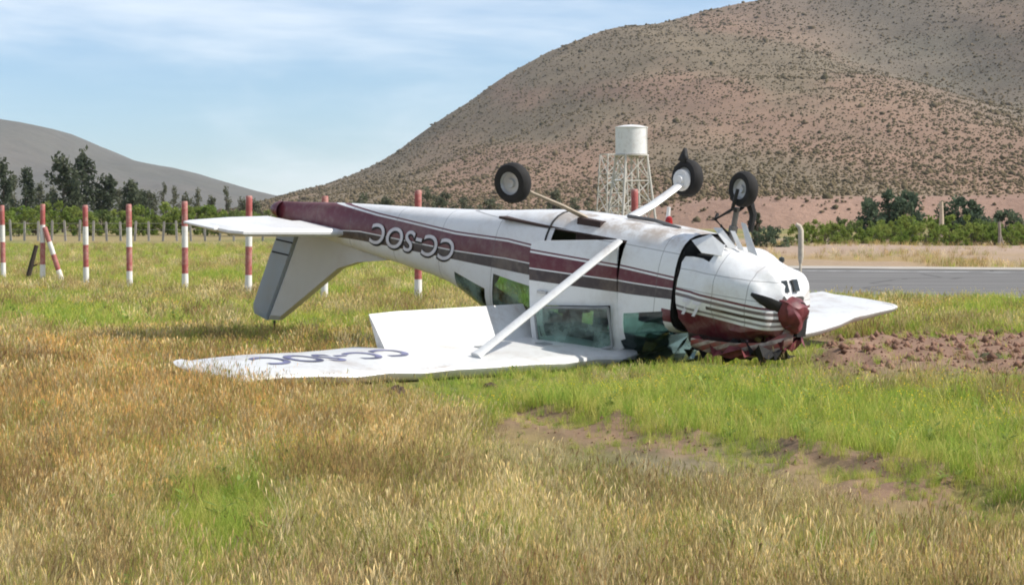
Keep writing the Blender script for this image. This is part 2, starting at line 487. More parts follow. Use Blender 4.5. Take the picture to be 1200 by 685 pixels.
def build_ground():
    rows = np.concatenate([[-400, -120, -40, -10, 0.5], np.geomspace(3, 130, 430), np.geomspace(135, 9000, 60)])
    uin = np.linspace(-0.34, 0.34, 230)
    uout = np.array([0.36, 0.4, 0.47, 0.6, 0.85, 1.3, 2.2, 4.0])
    u = np.concatenate([-uout[::-1], uin, uout])
    Yg = np.repeat(rows[:, None], len(u), 1)
    sc = np.maximum(rows, 3)[:, None] + 8.0 * np.exp(-np.maximum(rows, 3)[:, None] / 40)
    Xg = u[None, :] * sc + 0 * Yg
    Xg = np.where(rows[:, None] < 3, Xg * (1 + (3 - rows[:, None]) / 8), Xg)
    x, y = Xg.ravel(), Yg.ravel()
    z = np.where(y > 1, gh(x, np.maximum(y, 1)), -0.02)
    soil, g, grey, orange = zones(x, y)
    far = sstep(45, 80, y)
    n = fbm(x * 0.08, y * 0.03, 61); nb = fbm(x * 3, y * 3, 63, 3)
    cs = np.array((0.27, 0.168, 0.115)); cg = np.array((0.17, 0.18, 0.05)); cd = np.array((0.27, 0.195, 0.085)); cgr = np.array((0.20, 0.165, 0.105))
    col = cd[None] * (1 - grey[:, None]) + cgr[None] * grey[:, None]
    col = col * (1 - g[:, None]) + cg[None] * g[:, None]
    farc = np.array((0.20, 0.20, 0.065))[None] * (1 - sstep(0.4, 0.65, n)[:, None]) + np.array((0.31, 0.24, 0.11))[None] * sstep(0.4, 0.65, n)[:, None]
    col = col * (1 - far[:, None]) + farc * far[:, None]
    bank = sstep(1, 6, y - rw_far(x)) * sstep(-10, 15, x) * sstep(180, 135, y)
    bc = np.array((0.40, 0.28, 0.13))[None] * (1 - nb[:, None] * 0.3) * np.ones((len(x), 1))
    rub = sstep(55, 25, x + 0.12 * (y - 90)) * sstep(80, 100, y)
    rub = np.maximum(rub, 0.75 * sstep(0.40, 0.60, fbm(x * 0.2, y * 0.12, 65)))
    bc = bc * (1 - rub[:, None]) + np.array((0.40, 0.29, 0.21))[None] * rub[:, None]
    col = col * (1 - bank[:, None]) + bc * bank[:, None]
    s2 = np.clip(soil, 0, 1)[:, None]
    col = col * (1 - s2) + cs[None] * (0.75 + 0.5 * nb[:, None]) * s2
    nr, nc = Xg.shape
    i = np.arange(nr - 1)[:, None] * nc + np.arange(nc - 1)[None]
    F = np.stack([i, i + 1, i + nc + 1, i + nc], -1).reshape(-1, 4)
    o = fast_mesh('ground', np.stack([x, y, z], -1), F, attr_mat('ground_soil', 0.95, 5.0, 0.5, 0.6, 0.04), col, True)
    tag(link(o), kind='structure')
build_ground()

def hill(name, crest_px, crestY, footY, backY, x0, x1, nx, ny, power, mat, colf, foot=None, gully=None, rough=1.0, skew=0.0):
    """mountain mass: crest line read off the photo at depth crestY, front slope down to footY, back slope to backY"""
    cx = np.array([(p[0] - 600) / FPX * crestY for p in crest_px]); cz = np.array([CAMH + (HOR - p[1]) / FPX * crestY for p in crest_px])
    xs = np.linspace(x0, x1, nx)
    ys = np.concatenate([np.linspace(footY, footY + 0.12 * (crestY - footY), ny // 5, endpoint=False),
                         np.linspace(footY + 0.12 * (crestY - footY), crestY, ny), np.linspace(crestY, backY, ny // 4)[1:]])
    Xg, Yg = np.meshgrid(xs, ys)
    def hz(X, Y):
        Xs = X - skew * np.maximum(crestY - Y, 0)      # the flank runs oblique to the crest line
        ks = 0
        for d in (-20, -10, 0, 10, 20): ks = ks + np.interp(Xs + d, cx, cz) / 5
        t = np.clip((Y - footY) / (crestY - footY), 0, 1)
        z = ks * np.where(t < 1, t ** power, 1)
        b = np.clip((Y - crestY) / (backY - crestY), 0, 1)
        z = z * (1 - sstep(0, 1, b))
        nse = ((fbm(X / 160, Y / 160, 71, 5) - 0.5) * 0.14 + (fbm(X / 75 + Y / 500, Y / 520, 73, 3) - 0.5) * 0.20) * ks * t * (1 - 0.75 * sstep(0.75, 1.0, t)) + (fbm(X / 30 + Y / 160, Y / 70, 75, 3) - 0.5) * 4.5 * rough * t ** 0.5
        z = z + nse * (1 - b)
        if gully is not None: z = z - gully(X, Y, t)
        if foot is not None: z = z + foot(X, Y)
        return z - 1.2 * (1 - sstep(0, 0.01, t)) - 2.0 * b
    Zg = hz(Xg, Yg)
    nr, nc = Xg.shape
    i = np.arange(nr - 1)[:, None] * nc + np.arange(nc - 1)[None]
    F = np.stack([i, i + 1, i + nc + 1, i + nc], -1).reshape(-1, 4)
    V = np.stack([Xg.ravel(), Yg.ravel(), Zg.ravel()], -1)
    o = fast_mesh(name, V, F, mat, colf(Xg.ravel(), Yg.ravel(), Zg.ravel()), True)
    tag(link(o), kind='structure')
    return hz
CR_R = [(-400, 262), (200, 261), (260, 256), (310, 236), (345, 227), (400, 211), (450, 191), (480, 168), (520, 140), (560, 110), (600, 85), (640, 65), (690, 42), (740, 30), (800, 17), (850, 8), (905, -1), (1000, -26), (1150, -55), (1400, -50), (2000, 30), (2600, 150), (3200, 256)]
CR_L = [(-2200, 150), (-900, 118), (-400, 116), (-200, 122), (0, 138), (40, 146), (85, 165), (130, 185), (180, 193), (230, 207), (280, 221), (310, 229), (380, 246), (500, 252), (800, 256)]
def gully_line(X, Y, t): return X - (205 + 0 * t) - (t - 0.45) * 40
def gully(X, Y, t):
    d = gully_line(X, Y, t) / (26 + 46 * t)
    return 15.0 * np.exp(-d * d) * sstep(0.05, 0.3, t) * sstep(1.0, 0.7, t)
def foot_bank(X, Y):
    return 3.9 * sstep(318 + 4 * np.sin(X / 9.0), 332 + 4 * np.sin(X / 9.0), Y) * sstep(8, 34, X) * sstep(700, 380, Y)
def col_hill(X, Y, Z):
    t = np.clip((Y - 310) / 1090, 0, 1)
    n = fbm(X / 60 + Z / 75, Z / 45 - X / 200, 81); n2 = fbm(X / 14, Y / 20, 85, 3)
    a = np.array((0.262, 0.186, 0.122)); b = np.array((0.298, 0.192, 0.130)); c = np.array((0.208, 0.166, 0.106)); e = np.array((0.165, 0.145, 0.108))
    red = sstep(0.48, 0.60, n)[:, None]
    col = a * (1 - red) + b * red
    ol = sstep(0.55, 0.40, n)[:, None] * 0.75
    col = col * (1 - ol) + c * ol
    g = np.exp(-(gully_line(X, Y, t) / (30 + 52 * t)) ** 2)[:, None] * sstep(0.1, 0.35, t)[:, None] * 0.85
    col = col * (1 - g) + e * g
    bankf = (sstep(8, 34, X) * sstep(312, 322, Y) * sstep(352, 338, Y))[:, None]
    col = col * (1 - bankf) + np.array((0.31, 0.198, 0.145)) * bankf
    return col * (0.8 + 0.4 * n2[:, None])
hillmat = attr_mat('hillside_earth', 0.95, 0.25, 0.35, 0.5, 1.5, 1.2)
hz_r = hill('hillside', CR_R, 1400, 310, 2600, -640, 1500, 330, 170, 1.18, hillmat, col_hill, foot_bank, gully, skew=0.10)
def col_far(X, Y, Z):
    n = fbm(X / 260, Y / 300, 91)[:, None]
    return np.array((0.150, 0.130, 0.105)) * (1 - n * 0.5) + np.array((0.10, 0.105, 0.075)) * n * 0.5
hz_l = hill('far_hill', CR_L, 3800, 1900, 6500, -4400, 500, 200, 70, 1.2, attr_mat('far_hill_earth', 0.95, 0.02, 0.5, 0.6, 6, 0.15), col_far, rough=3.0)

def scrub():
    """low thorn bushes dotted over the near hillside"""
    N = 120000
    u = rng.random(N); Y = 322 + (1440 - 322) * u ** 1.3
    X = rng.uniform(-0.30, 0.34, N) * Y
    t = np.clip((Y - 310) / 1090, 0, 1)
    dens = 0.75 + 0.45 * sstep(0.38, 0.60, fbm(X / 45 + Y / 200, Y / 260, 82)) + 0.3 * np.exp(-(gully_line(X, Y, t) / (30 + 52 * t)) ** 2)
    bank = (X > 14) & (Y < 345) & (rng.random(N) < 0.8)
    keep = (rng.random(N) < dens / 1.3) & (~bank)
    X, Y = X[keep], Y[keep]; N = len(X)
    Z = hz_r(X, Y)
    keep = Z > 0.6
    X, Y, Z = X[keep], Y[keep], Z[keep]; N = len(X)
    s = 0.35 * np.exp(rng.normal(0, 0.45, N)) * (0.42 + 0.80 * Y / 1400)
    th = np.arange(5) * 1.2566
    base = np.concatenate([np.stack([0.75 * np.cos(th), 0.75 * np.sin(th), 0 * th - 0.1], -1), np.stack([np.cos(th + .6), np.sin(th + .6), 0 * th + 0.55], -1), [(0.1, 0.05, 1.15)]])
    V = np.repeat(base[None], N, 0) * s[:, None, None] * rng.uniform(0.55, 1.35, (N, 11, 3))
    V += np.stack([X, Y, Z], -1)[:, None]
    tri = []
    for k in range(5):
        j = (k + 1) % 5
        tri += [(k, j, 5 + k), (j, 5 + j, 5 + k), (5 + k, 5 + j, 10)]
    tri = np.array(tri)
    F = (np.arange(N)[:, None, None] * 11 + tri[None]).reshape(-1, 3)
    a = np.array((0.118, 0.100, 0.058)); b = np.array((0.225, 0.172, 0.104))
    k = rng.random((N, 1))
    c = np.repeat((a * k + b * (1 - k))[:, None], 11, 1).reshape(-1, 3)
    o = fast_mesh('hillside_scrub', V.reshape(-1, 3), F, leafy('scrub_leaves', None, None, 0.15, attr=True), c)
    tag(link(o), kind='stuff')
scrub()

# ------------------------------------------------------------------ runway
def runway():
    xs = np.linspace(2.2, 190, 60)
    V, F = [], []
    nv = 9
    for x in xs:
        for k in range(nv):
            f = k / (nv - 1)
            y = rw_near(x) * (1 - f) + rw_far(x) * f
            V.append((x, y, 0.012))
    for i in range(len(xs) - 1):
        for k in range(nv - 1):
            a = i * nv + k; F.append((a, a + nv, a + nv + 1, a + 1))
    t = NT('runway_asphalt')
    p = t.pos()
    n = t.noise(0.35, 5, p, 0.6); n2 = t.noise(40, 3, p)
    c = t.mix(n, (0.15, 0.143, 0.135), (0.215, 0.205, 0.19))
    mp = t.node('ShaderNodeMapping'); mp.inputs['Scale'].default_value = (0.06, 1.3, 1); mp.inputs['Rotation'].default_value = (0, 0, 0.25); t.l.new(p, mp.inputs[0])
    st = t.noise(1.0, 6, mp.outputs[0], 0.7)
    c = t.mix(t.math('MULTIPLY', t.ramp(st, 0.45, 0.62), 0.55), c, (0.085, 0.08, 0.076))
    vo = t.node('ShaderNodeTexVoronoi', feature='DISTANCE_TO_EDGE'); vo.inputs['Scale'].default_value = 0.22; t.l.new(p, vo.inputs['Vector'])
    c = t.mix(t.math('MULTIPLY', t.math('LESS_THAN', vo.outputs['Distance'], 0.012), 0.8), c, (0.05, 0.047, 0.044))
    c = t.mix(t.math('MULTIPLY', n2, 0.35), c, (0.27, 0.255, 0.235))
    t.bump(n2, 0.4, 0.01)
    rw = mesh_obj('runway', V, F, t.done(c, 0.9, spec=0.2))
    tag(rw, kind='structure')
    tp = NT('runway_line_paint')
    pc = tp.mix(tp.ramp(tp.noise(1.2, 5, tp.pos()), 0.45, 0.65), (0.70, 0.69, 0.66), (0.28, 0.27, 0.25))
    pm = tp.done(pc, 0.8)
    def line(name, off0, off1, ref, mat, z, x0, x1):
        V, F = [], []
        xs = np.linspace(x0, x1, 50)
        for x in xs: V += [(x, ref(x) + off0, z), (x, ref(x) + off1, z)]
        for i in range(len(xs) - 1): F.append((2 * i, 2 * i + 2, 2 * i + 3, 2 * i + 1))
        return mesh_obj(name, V, F, mat, rw)
    line('edge_line', -2.9, -2.55, rw_far, pm, 0.017, 3.5, 188)
    line('edge_line', 0.7, 1.0, rw_near, pm, 0.017, 3.5, 188)
    sh = line('concrete_shoulder', 0.02, 3.6, rw_far, attrless('shoulder_concrete', (0.52, 0.47, 0.40)), 0.03, 2.0, 190)
def attrless(name, col):
    t = NT(name); p = t.pos()
    return t.done(t.mix(t.ramp(t.noise(0.8, 5, p), 0.3, 0.7), col, tuple(c * 0.72 for c in col)), 0.9)
runway()

# ------------------------------------------------------------------ the overturned aeroplane
plane = bpy.data.objects.new('airplane', None)
plane.empty_display_size = 0.5
COL.objects.link(plane)
plane.matrix_world = Matrix.Translation(A_POS + A_ROT @ P0) @ A_ROT.to_4x4()
tag(plane, 'white and maroon high-wing light aeroplane lying upside down on its wings', 'airplane')

def part(name, V, F, mat, parent=None, angle=35, smooth=True):
    """aeroplane part given in upright aircraft coordinates; UV 'side' keeps (X, Z) for the stripes"""
    V = [Vector(v) for v in V]
    me = bpy.data.meshes.new(name)
    me.from_pydata([tuple(v - P0) for v in V], [], F)
    for m in (mat if isinstance(mat, (list, tuple)) else [mat]): me.materials.append(m)
    uv = me.uv_layers.new(name='side')
    for l in me.loops:
        v = V[l.vertex_index]; uv.data[l.index].uv = (v.x, v.z)
    if smooth:
        me.polygons.foreach_set('use_smooth', [True] * len(me.polygons))
        if angle: me.set_sharp_from_angle(angle=R_(angle))
    me.update()
    return link(bpy.data.objects.new(name, me), plane if parent is None else parent)
def pmb(name, mb, mat, parent=None, angle=35): return part(name, mb.V, mb.F, mat, parent, angle)

def cr(xs, ys, x):
    """Catmull-Rom through (xs, ys), xs ascending"""
    x = min(max(x, xs[0]), xs[-1])
    i = 0
    while i < len(xs) - 2 and x > xs[i + 1]: i += 1
    h = xs[i + 1] - xs[i]; t = (x - xs[i]) / h
    def slope(k):
        if k == 0: return (ys[1] - ys[0]) / (xs[1] - xs[0])
        if k == len(xs) - 1: return (ys[-1] - ys[-2]) / (xs[-1] - xs[-2])
        return (ys[k + 1] - ys[k - 1]) / (xs[k + 1] - xs[k - 1])
    a, b = slope(i) * h, slope(i + 1) * h
    return (2*t**3 - 3*t*t + 1)*ys[i] + (t**3 - 2*t*t + t)*a + (-2*t**3 + 3*t*t)*ys[i+1] + (t**3 - t*t)*b
# X, bottom, top, half width, widest height
SECT = [(-8.50, -0.05, 0.22, 0.035, 0.10), (-8.20, -0.08, 0.25, 0.07, 0.09), (-7.2, -0.20, 0.33, 0.165, 0.08), (-6.0, -0.315, 0.41, 0.285, 0.08), (-5.0, -0.42, 0.50, 0.40, 0.10),
        (-4.3, -0.51, 0.74, 0.485, 0.14), (-3.7, -0.60, 0.89, 0.545, 0.18), (-3.2, -0.645, 0.92, 0.575, 0.20), (-2.7, -0.66, 0.92, 0.585, 0.20), (-2.3, -0.665, 0.88, 0.585, 0.20),
        (-2.0, -0.665, 0.72, 0.58, 0.18), (-1.7, -0.66, 0.53, 0.575, 0.15), (-1.40, -0.65, 0.43, 0.565, 0.10)]
SX_ = [s[0] for s in SECT]
def sect(X): return [cr(SX_, [s[k] for s in SECT], X) for k in (1, 2, 3, 4)]
def nexp(X): return 2.5 + 0.7 * float(sstep(-6.5, -3.5, X))
def side_y(X, Z):
    b, t, w, m = sect(X); n = nexp(X)
    q = (Z - m) / (t - m) if Z > m else (m - Z) / (m - b)
    return w * max(0.0, 1 - min(1, abs(q)) ** n) ** (1 / n)
LOWQ = [1.0, 0.995, 0.975, 0.93, 0.86, 0.78, 0.66, 0.52, 0.36, 0.18]
UPQ = [0.0, 0.06, 0.22, 0.40, 0.58, 0.74, 0.86, 0.94, 0.985, 1.0]
ROWS = [(-1, q) for q in LOWQ] + [(1, q) for q in UPQ]        # bottom centre -> top centre
RI = lambda s, q: ROWS.index((s, q))
STA = [-1.40, -1.50, -1.62, -1.76, -1.90, -2.03, -2.15, -2.23, -2.40, -2.60, -2.80, -3.00, -3.13, -3.22, -3.36, -3.52, -3.70, -3.90, -4.08, -4.22, -4.40, -4.60, -4.80, -5.05,
       -5.35, -5.7, -6.1, -6.5, -6.9, -7.3, -7.7, -8.0, -8.25, -8.42, -8.50]
def loft_point(X, row, side):
    b, t, w, m = sect(X); n = nexp(X); s, q = row
    z = m + (t - m) * q if s > 0 else m - (m - b) * q
    return Vector((X, side * w * max(0.0, 1 - q ** n) ** (1 / n), z))
def build_fuselage():
    nR = len(ROWS)
    V, idx = [], {}
    for side in (1, -1):
        for i, X in enumerate(STA):
            for j, r in enumerate(ROWS):
                if r[1] == 1.0 and side == -1: idx[(side, i, j)] = idx[(1, i, j)]; continue
                idx[(side, i, j)] = len(V); V.append(loft_point(X, r, side))
    si = lambda X: STA.index(X)
    jd0, jd1 = RI(-1, 0.78), RI(1, 0.86)          # door rows
    jw0, jw1 = RI(1, 0.06), RI(1, 0.74)           # side window rows
    F = {'gap': [], 'body': [], 'door': [], 'doorglass': [], 'sideglass': [], 'windscreen': [], 'rearglass': [], 'starboardglass': []}
    for side in (1, -1):
        for i in range(len(STA) - 1):
            for j in range(nR - 1):
                f = [idx[(side, i, j)], idx[(side, i + 1, j)], idx[(side, i + 1, j + 1)], idx[(side, i, j + 1)]]
                if side == -1: f = f[::-1]
                k = 'body'
                inwin = jw0 <= j < jw1
                if si(-2.15) <= i < si(-3.22) and jd0 <= j < jd1:
                    g = inwin and si(-2.23) <= i < si(-3.13)
                    k = ('doorglass' if g else 'door') if side == 1 else ('starboardglass' if g else 'body')
                elif si(-3.36) <= i < si(-4.08) and inwin: k = 'sideglass' if side == 1 else 'starboardglass'
                elif si(-1.50) <= i < si(-2.15) and j >= RI(1, 0.22): k = 'windscreen'
                elif si(-4.22) <= i < si(-4.80) and j >= RI(1, 0.40): k = 'rearglass'
                if i == 5 and k == 'windscreen' and j < RI(1, 0.74): k = 'body'   # door pillar
                F[k].append(f)
    def sub(faces):
        used = sorted({a for f in faces for a in f}); m = {a: n for n, a in enumerate(used)}
        return [V[a].copy() for a in used], [tuple(m[a] for a in f) for f in faces]
    fus = part('fuselage', *sub(F['body']), M['fus'], None, 40)
    def glass(name, key, inset=0.985, parent=None, mat='glass'):
        v, f = sub(F[key])
        for p in v: p.y *= inset
        return part(name, v, f, M[mat], parent or fus, 60)
    glass('side_window', 'sideglass'); glass('windscreen', 'windscreen', 0.995, None, 'dglass'); glass('rear_window', 'rearglass', 0.995); glass('side_window', 'starboardglass')
    # port door, swung ajar about its front edge
    hinge = Vector((-2.15, 0.585, 0))
    rot = Matrix.Rotation(R_(-16.5), 3, 'Z')
    sag = Matrix.Rotation(R_(7.5), 3, 'Y')
    def swing(p): return hinge + rot @ (sag @ (p - hinge)) + Vector((0, 0.012, 0))
    v, f = sub(F['door'])
    n = len(v)
    vin = [Vector((p.x, p.y - 0.035, p.z)) for p in v]
    cnt = {}
    for q in f:
        for a, b in zip(q, q[1:] + q[:1]): cnt[(a, b)] = 1
    rim = [(a, b) for (a, b) in cnt if (b, a) not in cnt]
    faces = list(f) + [tuple(a + n for a in q[::-1]) for q in f] + [(b, a, a + n, b + n) for a, b in rim]
    door = part('door', [swing(p) for p in v + vin], faces, M['fus'], None, 40)
    door['label'] = 'cabin door hanging ajar with its window open'
    # hinged window: opens outward about its upper edge, showing a dark slot at the sill
    v, f = sub(F['doorglass'])
    zt = max(p.z for p in v); yt = min(p.y for p in v)
    r2 = Matrix.Rotation(R_(9), 3, 'X')
    pv = [swing(Vector((0, yt, zt)) + r2 @ (Vector((p.x, p.y * 0.3 + 0.40, p.z)) - Vector((0, yt, zt)))) for p in v]
    pane = part('window_pane', pv, f, M['glass'], door, 60)
    def edge_pts(sel): return [pv[k] for k in sel]
    zs = [p.z for p in v]; xs = [p.x for p in v]
    lo = sorted([k for k in range(len(v)) if abs(v[k].z - cr(SX_, [s[4] for s in SECT], v[k].x) - 0.06 * (sect(v[k].x)[1] - sect(v[k].x)[3])) < 0.01], key=lambda k: v[k].x)
    hi = sorted([k for k in range(len(v)) if k not in lo and v[k].z > 0.68], key=lambda k: v[k].x)
    fr = MB()
    fr.tube(edge_pts(lo), 0.016, 6); fr.tube(edge_pts(hi), 0.016, 6)
    fr.tube([pv[lo[0]], pv[hi[0]]], 0.016, 6); fr.tube([pv[lo[-1]], pv[hi[-1]]], 0.016, 6)
    pmb('window_frame', fr, M['frame'], door)
    hd = MB(); p = swing(Vector((-3.05, 0.60, 0.10))); hd.box(p, (0.13, 0.03, 0.03))
    pmb('door_handle', hd, M['alloy'], door)
    # registration on the port side, italic white letters wrapped on the skin
    def text_mesh(s, size, shear=0.0, off=0.0, space=1.0):
        cu = bpy.data.curves.new('lettering', 'FONT'); cu.body = s; cu.size = size; cu.shear = shear; cu.offset = off; cu.space_character = space
        cu.resolution_u = 6
        o = bpy.data.objects.new('lettering', cu); COL.objects.link(o)
        me = bpy.data.meshes.new_from_object(o.evaluated_get(bpy.context.evaluated_depsgraph_get()))
        V = [Vector(v.co) for v in me.vertices]; F = [tuple(p.vertices) for p in me.polygons]
        bpy.data.objects.remove(o); bpy.data.curves.remove(cu); bpy.data.meshes.remove(me)
        return V, F
    def side_letters(name, off, mat, lift):
        tv, tf = text_mesh('CC-SOC', 0.36, 0.22, off, 1.05)
        x0, x1 = min(p.x for p in tv), max(p.x for p in tv); y0 = min(p.y for p in tv)
        sc = 1.66 / (x1 - x0)
        out = []
        for p in tv:
            X = -4.82 - (p.x - x0) * sc
            Z = -0.085 + (p.y - y0) * 1.02 + 0.012 * (X + 4.82) * -1
            out.append(Vector((X, side_y(X, Z) + lift, Z)))
        return part(name, out, tf, mat, fus, None, False)
    side_letters('lettering_outline', 0.016, M['dark'], 0.006)
    side_letters('registration_lettering', 0.004, M['letter'], 0.010)
    # windscreen burst out of its frame and folded down against the wing root; dark sheet also stands in for shade
    V, Fc = [], []
    nu, nv = 12, 9
    for i in range(nu):
        for j in range(nv):
            a = i / (nu - 1); b_ = j / (nv - 1)
            Y = 0.62 - 1.15 * a; 
            q = Vector((-1.46 - 0.42 * b_ ** 1.3 - 0.10 * abs(2 * a - 1) ** 2, Y, 0.42 + 0.50 * b_))
            q = q + Vector((float(vnoise(i * .9, j * .8, 61)) - .5, float(vnoise(i * .7 + 5, j * .9, 63)) - .5, float(vnoise(i * .8, j * .7 + 7, 67)) - .5)) * 0.13
            V.append(q)
    for i in range(nu - 1):
        for j in range(nv - 1): Fc.append((i * nv + j, i * nv + j + 1, (i + 1) * nv + j + 1, (i + 1) * nv + j))
    part('broken_windscreen', V, Fc, M['dglass'], fus, 25)
    # firewall
    n = 40
    b, t, w, m = sect(-1.40)
    vs = []
    for k in range(n):
        a = 2 * math.pi * k / n
        sgn = math.sin(a); hgt = (t - m) if sgn > 0 else (m - b)
        vs.append((-1.385, 0.955 * w * math.copysign(abs(math.cos(a)) ** 0.66, math.cos(a)), m + 0.955 * hgt * math.copysign(abs(sgn) ** 0.66, sgn)))
    part('firewall', vs + [(-1.43, v[1], v[2]) for v in vs], [tuple(range(n)), tuple(range(2 * n - 1, n - 1, -1))] + [(k, k + n, (k + 1) % n + n, (k + 1) % n) for k in range(n)], M['dark'], None, 30)
    # two front seats and a panel, seen dimly through the glass
    for sy in (0.27, -0.27):
        s = MB(); s.box((-2.75, sy, -0.12), (0.46, 0.42, 0.12)); s.box((-3.0, sy, 0.20), (0.12, 0.42, 0.56)); s.box((-3.02, sy, 0.56), (0.09, 0.24, 0.16)); s.box((-2.78, sy, -0.4), (0.34, 0.3, 0.44))
        pmb('seat', s, M['seat'])
    s = MB(); s.box((-1.80, 0, 0.18), (0.12, 1.04, 0.36)); s.box((-1.62, 0, 0.30), (0.30, 1.0, 0.10))
    pmb('instrument_panel', s, M['dark'])
    s = MB(); s.box((-2.9, 0, -0.46), (2.4, 0.95, 0.03)); pmb('cabin_floor', s, M['seat'])
    # belly: antenna mast and red beacon, entry step
    bm = MB(); bm.tube([(-2.25, -0.32, -0.64), (-2.25, -0.32, -0.82)], [0.025, 0.02], 8); pmb('antenna_base', bm, M['white'])
    bm = MB(); bm.lathe([(0, -0.74), (0.035, -0.72), (0.045, -0.66), (0.04, -0.62)], 12, 'Z', (-2.02, -0.05, -0.02)); pmb('beacon', bm, M['redlens'])
    bm = MB(); bm.tube([(-1.75, 0.08, -0.66), (-2.1, 0.10, -0.70), (-2.5, 0.08, -0.69)], 0.022, 8); pmb('exhaust_pipe', bm, M['steel'])
    # seam where tail cone meets cabin
    sm = MB()
    for X0 in (-3.30,):
        pts = [loft_point(X0, r, 1) * 1.0 for r in ROWS if not (r[0] > 0 and r[1] > 0.9)]
        pts = [Vector((p.x, p.y + 0.004 if p.y > 0.02 else 0, p.z - (0.004 if p.z < 0 else 0))) for p in pts]
        sm.tube(pts, 0.012, 5)
    pmb('door_jamb', sm, M['dark'], fus)
    return text_mesh
text_mesh = build_fuselage()

# ---- engine cowling, dented and knocked out of line
CW = [(-1.345, -0.635, 0.44, 0.57, -0.02), (-1.15, -0.615, 0.45, 0.575, -0.03), (-0.9, -0.565, 0.44, 0.565, -0.03), (-0.6, -0.475, 0.41, 0.53, -0.03), (-0.42, -0.41, 0.38, 0.49, -0.03), (-0.30, -0.355, 0.335, 0.43, -0.03), (-0.22, -0.28, 0.25, 0.32, -0.02), (-0.19, -0.17, 0.17, 0.20, -0.01)]
def crumple(p, amp):
    n = Vector((float(vnoise(p.x * 7 + 3, p.z * 6 + p.y * 5, 3)) - .5, float(vnoise(p.x * 6 + 9, p.z * 7 - p.y * 6, 7)) - .5, float(vnoise(p.x * 5 - 4, p.y * 8 + p.z * 3, 11)) - .5))
    return p + n * amp
def cowl():
    nA = 44
    xs = [-1.345, -1.25, -1.15, -1.02, -0.9, -0.75, -0.6, -0.5, -0.42, -0.36, -0.30, -0.26, -0.22, -0.19]
    cx = [c[0] for c in CW]
    V, F = [], []
    for X in xs:
        b, t, w, m = [cr(cx, [c[k] for c in CW], X) for k in (1, 2, 3, 4)]
        for k in range(nA):
            a = 2 * math.pi * k / nA
            c_, s_ = math.cos(a), math.sin(a)
            e = 2 / 2.7
            p = Vector((X, w * math.copysign(abs(c_) ** e, c_), m + (t - m if s_ > 0 else m - b) * math.copysign(abs(s_) ** e, s_)))
            bel = float(sstep(-0.35, -0.6, p.z)) * float(sstep(-0.85, -1.25, X))
            top = float(sstep(0.15, 0.4, p.z))
            p = crumple(p, 0.06 + 0.16 * bel + 0.12 * top + 0.07 * float(sstep(-0.5, -0.2, X)))
            p.z += 0.10 * bel
            V.append(p)
    # tear out the buckled belly panel beside the firewall
    for i in range(len(xs) - 1):
        for k in range(nA):
            k2 = (k + 1) % nA
            zc = V[i * nA + k].z
            if i < 3 and zc < -0.42 and 0.22 < math.sin(2.7 * k + 0.6) + 0.9: continue
            F.append((i * nA + k, (i + 1) * nA + k, (i + 1) * nA + k2, i * nA + k2))
    F.append(tuple((len(xs) - 1) * nA + k for k in range(nA)))
    F = [f[::-1] for f in F]
    cw = part('cowling', V, F, M['cowl'], None, 38)
    # two landing lights in the chin
    for sy, zz in ((0.14, -0.255), (-0.02, -0.265)):
        l = MB(); rt = Matrix.Rotation(R_(24), 3, 'Y') @ Matrix.Rotation(R_(8 * (1 if sy > 0 else 0)), 3, 'Z')
        l.box((-0.236 - 0.02 * (sy > 0), sy, zz), (0.05, 0.085, 0.13), rt); pmb('landing_light', l, M['lamp'], cw, 30)
    # slanted white emblem on the stripes
    def emblem(x0):
        pts = [(0, 0.0), (0.11, 0.0), (0.02, 0.17), (-0.02, 0.17), (0.05, 0.035), (-0.01, 0.035)]
        v = []
        for (x, z) in pts:
            X = x0 + x; Z = 0.005 + z
            b, t, w, m = [cr(cx, [c[k] for c in CW], X) for k in (1, 2, 3, 4)]
            q = abs((Z - m) / ((t - m) if Z > m else (m - b)))
            v.append((X, w * max(0, 1 - q ** 2.7) ** (1 / 2.7) + 0.022, Z))
        return v, [(0, 1, 4, 5), (1, 2, 3, 4)]
    for x0 in (-1.22, -1.08):
        v, f = emblem(x0); part('emblem', v, f, M['letter'], cw, None, False)
    # torn sheet metal standing up round the nose leg
    def shard(pts, th=0.008):
        n = len(pts); P = [Vector(p) for p in pts]
        nr = (P[1] - P[0]).cross(P[2] - P[0]).normalized() * th
        return P + [p + nr for p in P], [tuple(range(n)), tuple(range(2 * n - 1, n - 1, -1))] + [(k, k + n, (k + 1) % n + n, (k + 1) % n) for k in range(n)]
    for pts in ([(-1.33, 0.40, -0.60), (-1.16, 0.30, -0.69), (-0.93, 0.34, -0.60), (-0.88, 0.44, -0.50), (-1.12, 0.48, -0.50)],
                [(-1.21, 0.20, -0.75), (-1.12, 0.17, -0.76), (-0.86, 0.24, -0.60), (-0.90, 0.30, -0.57)],
                [(-0.97, 0.04, -0.84), (-0.91, 0.03, -0.83), (-0.66, 0.10, -0.52), (-0.78, 0.12, -0.55)],
                [(-1.04, 0.12, -0.74), (-0.99, 0.10, -0.74), (-0.80, 0.17, -0.57), (-0.86, 0.19, -0.57)]):
        part('torn_panel', *shard(pts), M['white'], cw, None, False)
    # dark engine bulk inside
    e = MB()
    e.box((-0.85, 0, -0.06), (0.80, 0.62, 0.42)); e.box((-0.8, 0.36, -0.05), (0.6, 0.16, 0.22)); e.box((-0.8, -0.36, -0.05), (0.6, 0.16, 0.22)); e.box((-1.2, 0, -0.3), (0.22, 0.6, 0.3))
    pmb('engine', e, M['dark'])
cowl()
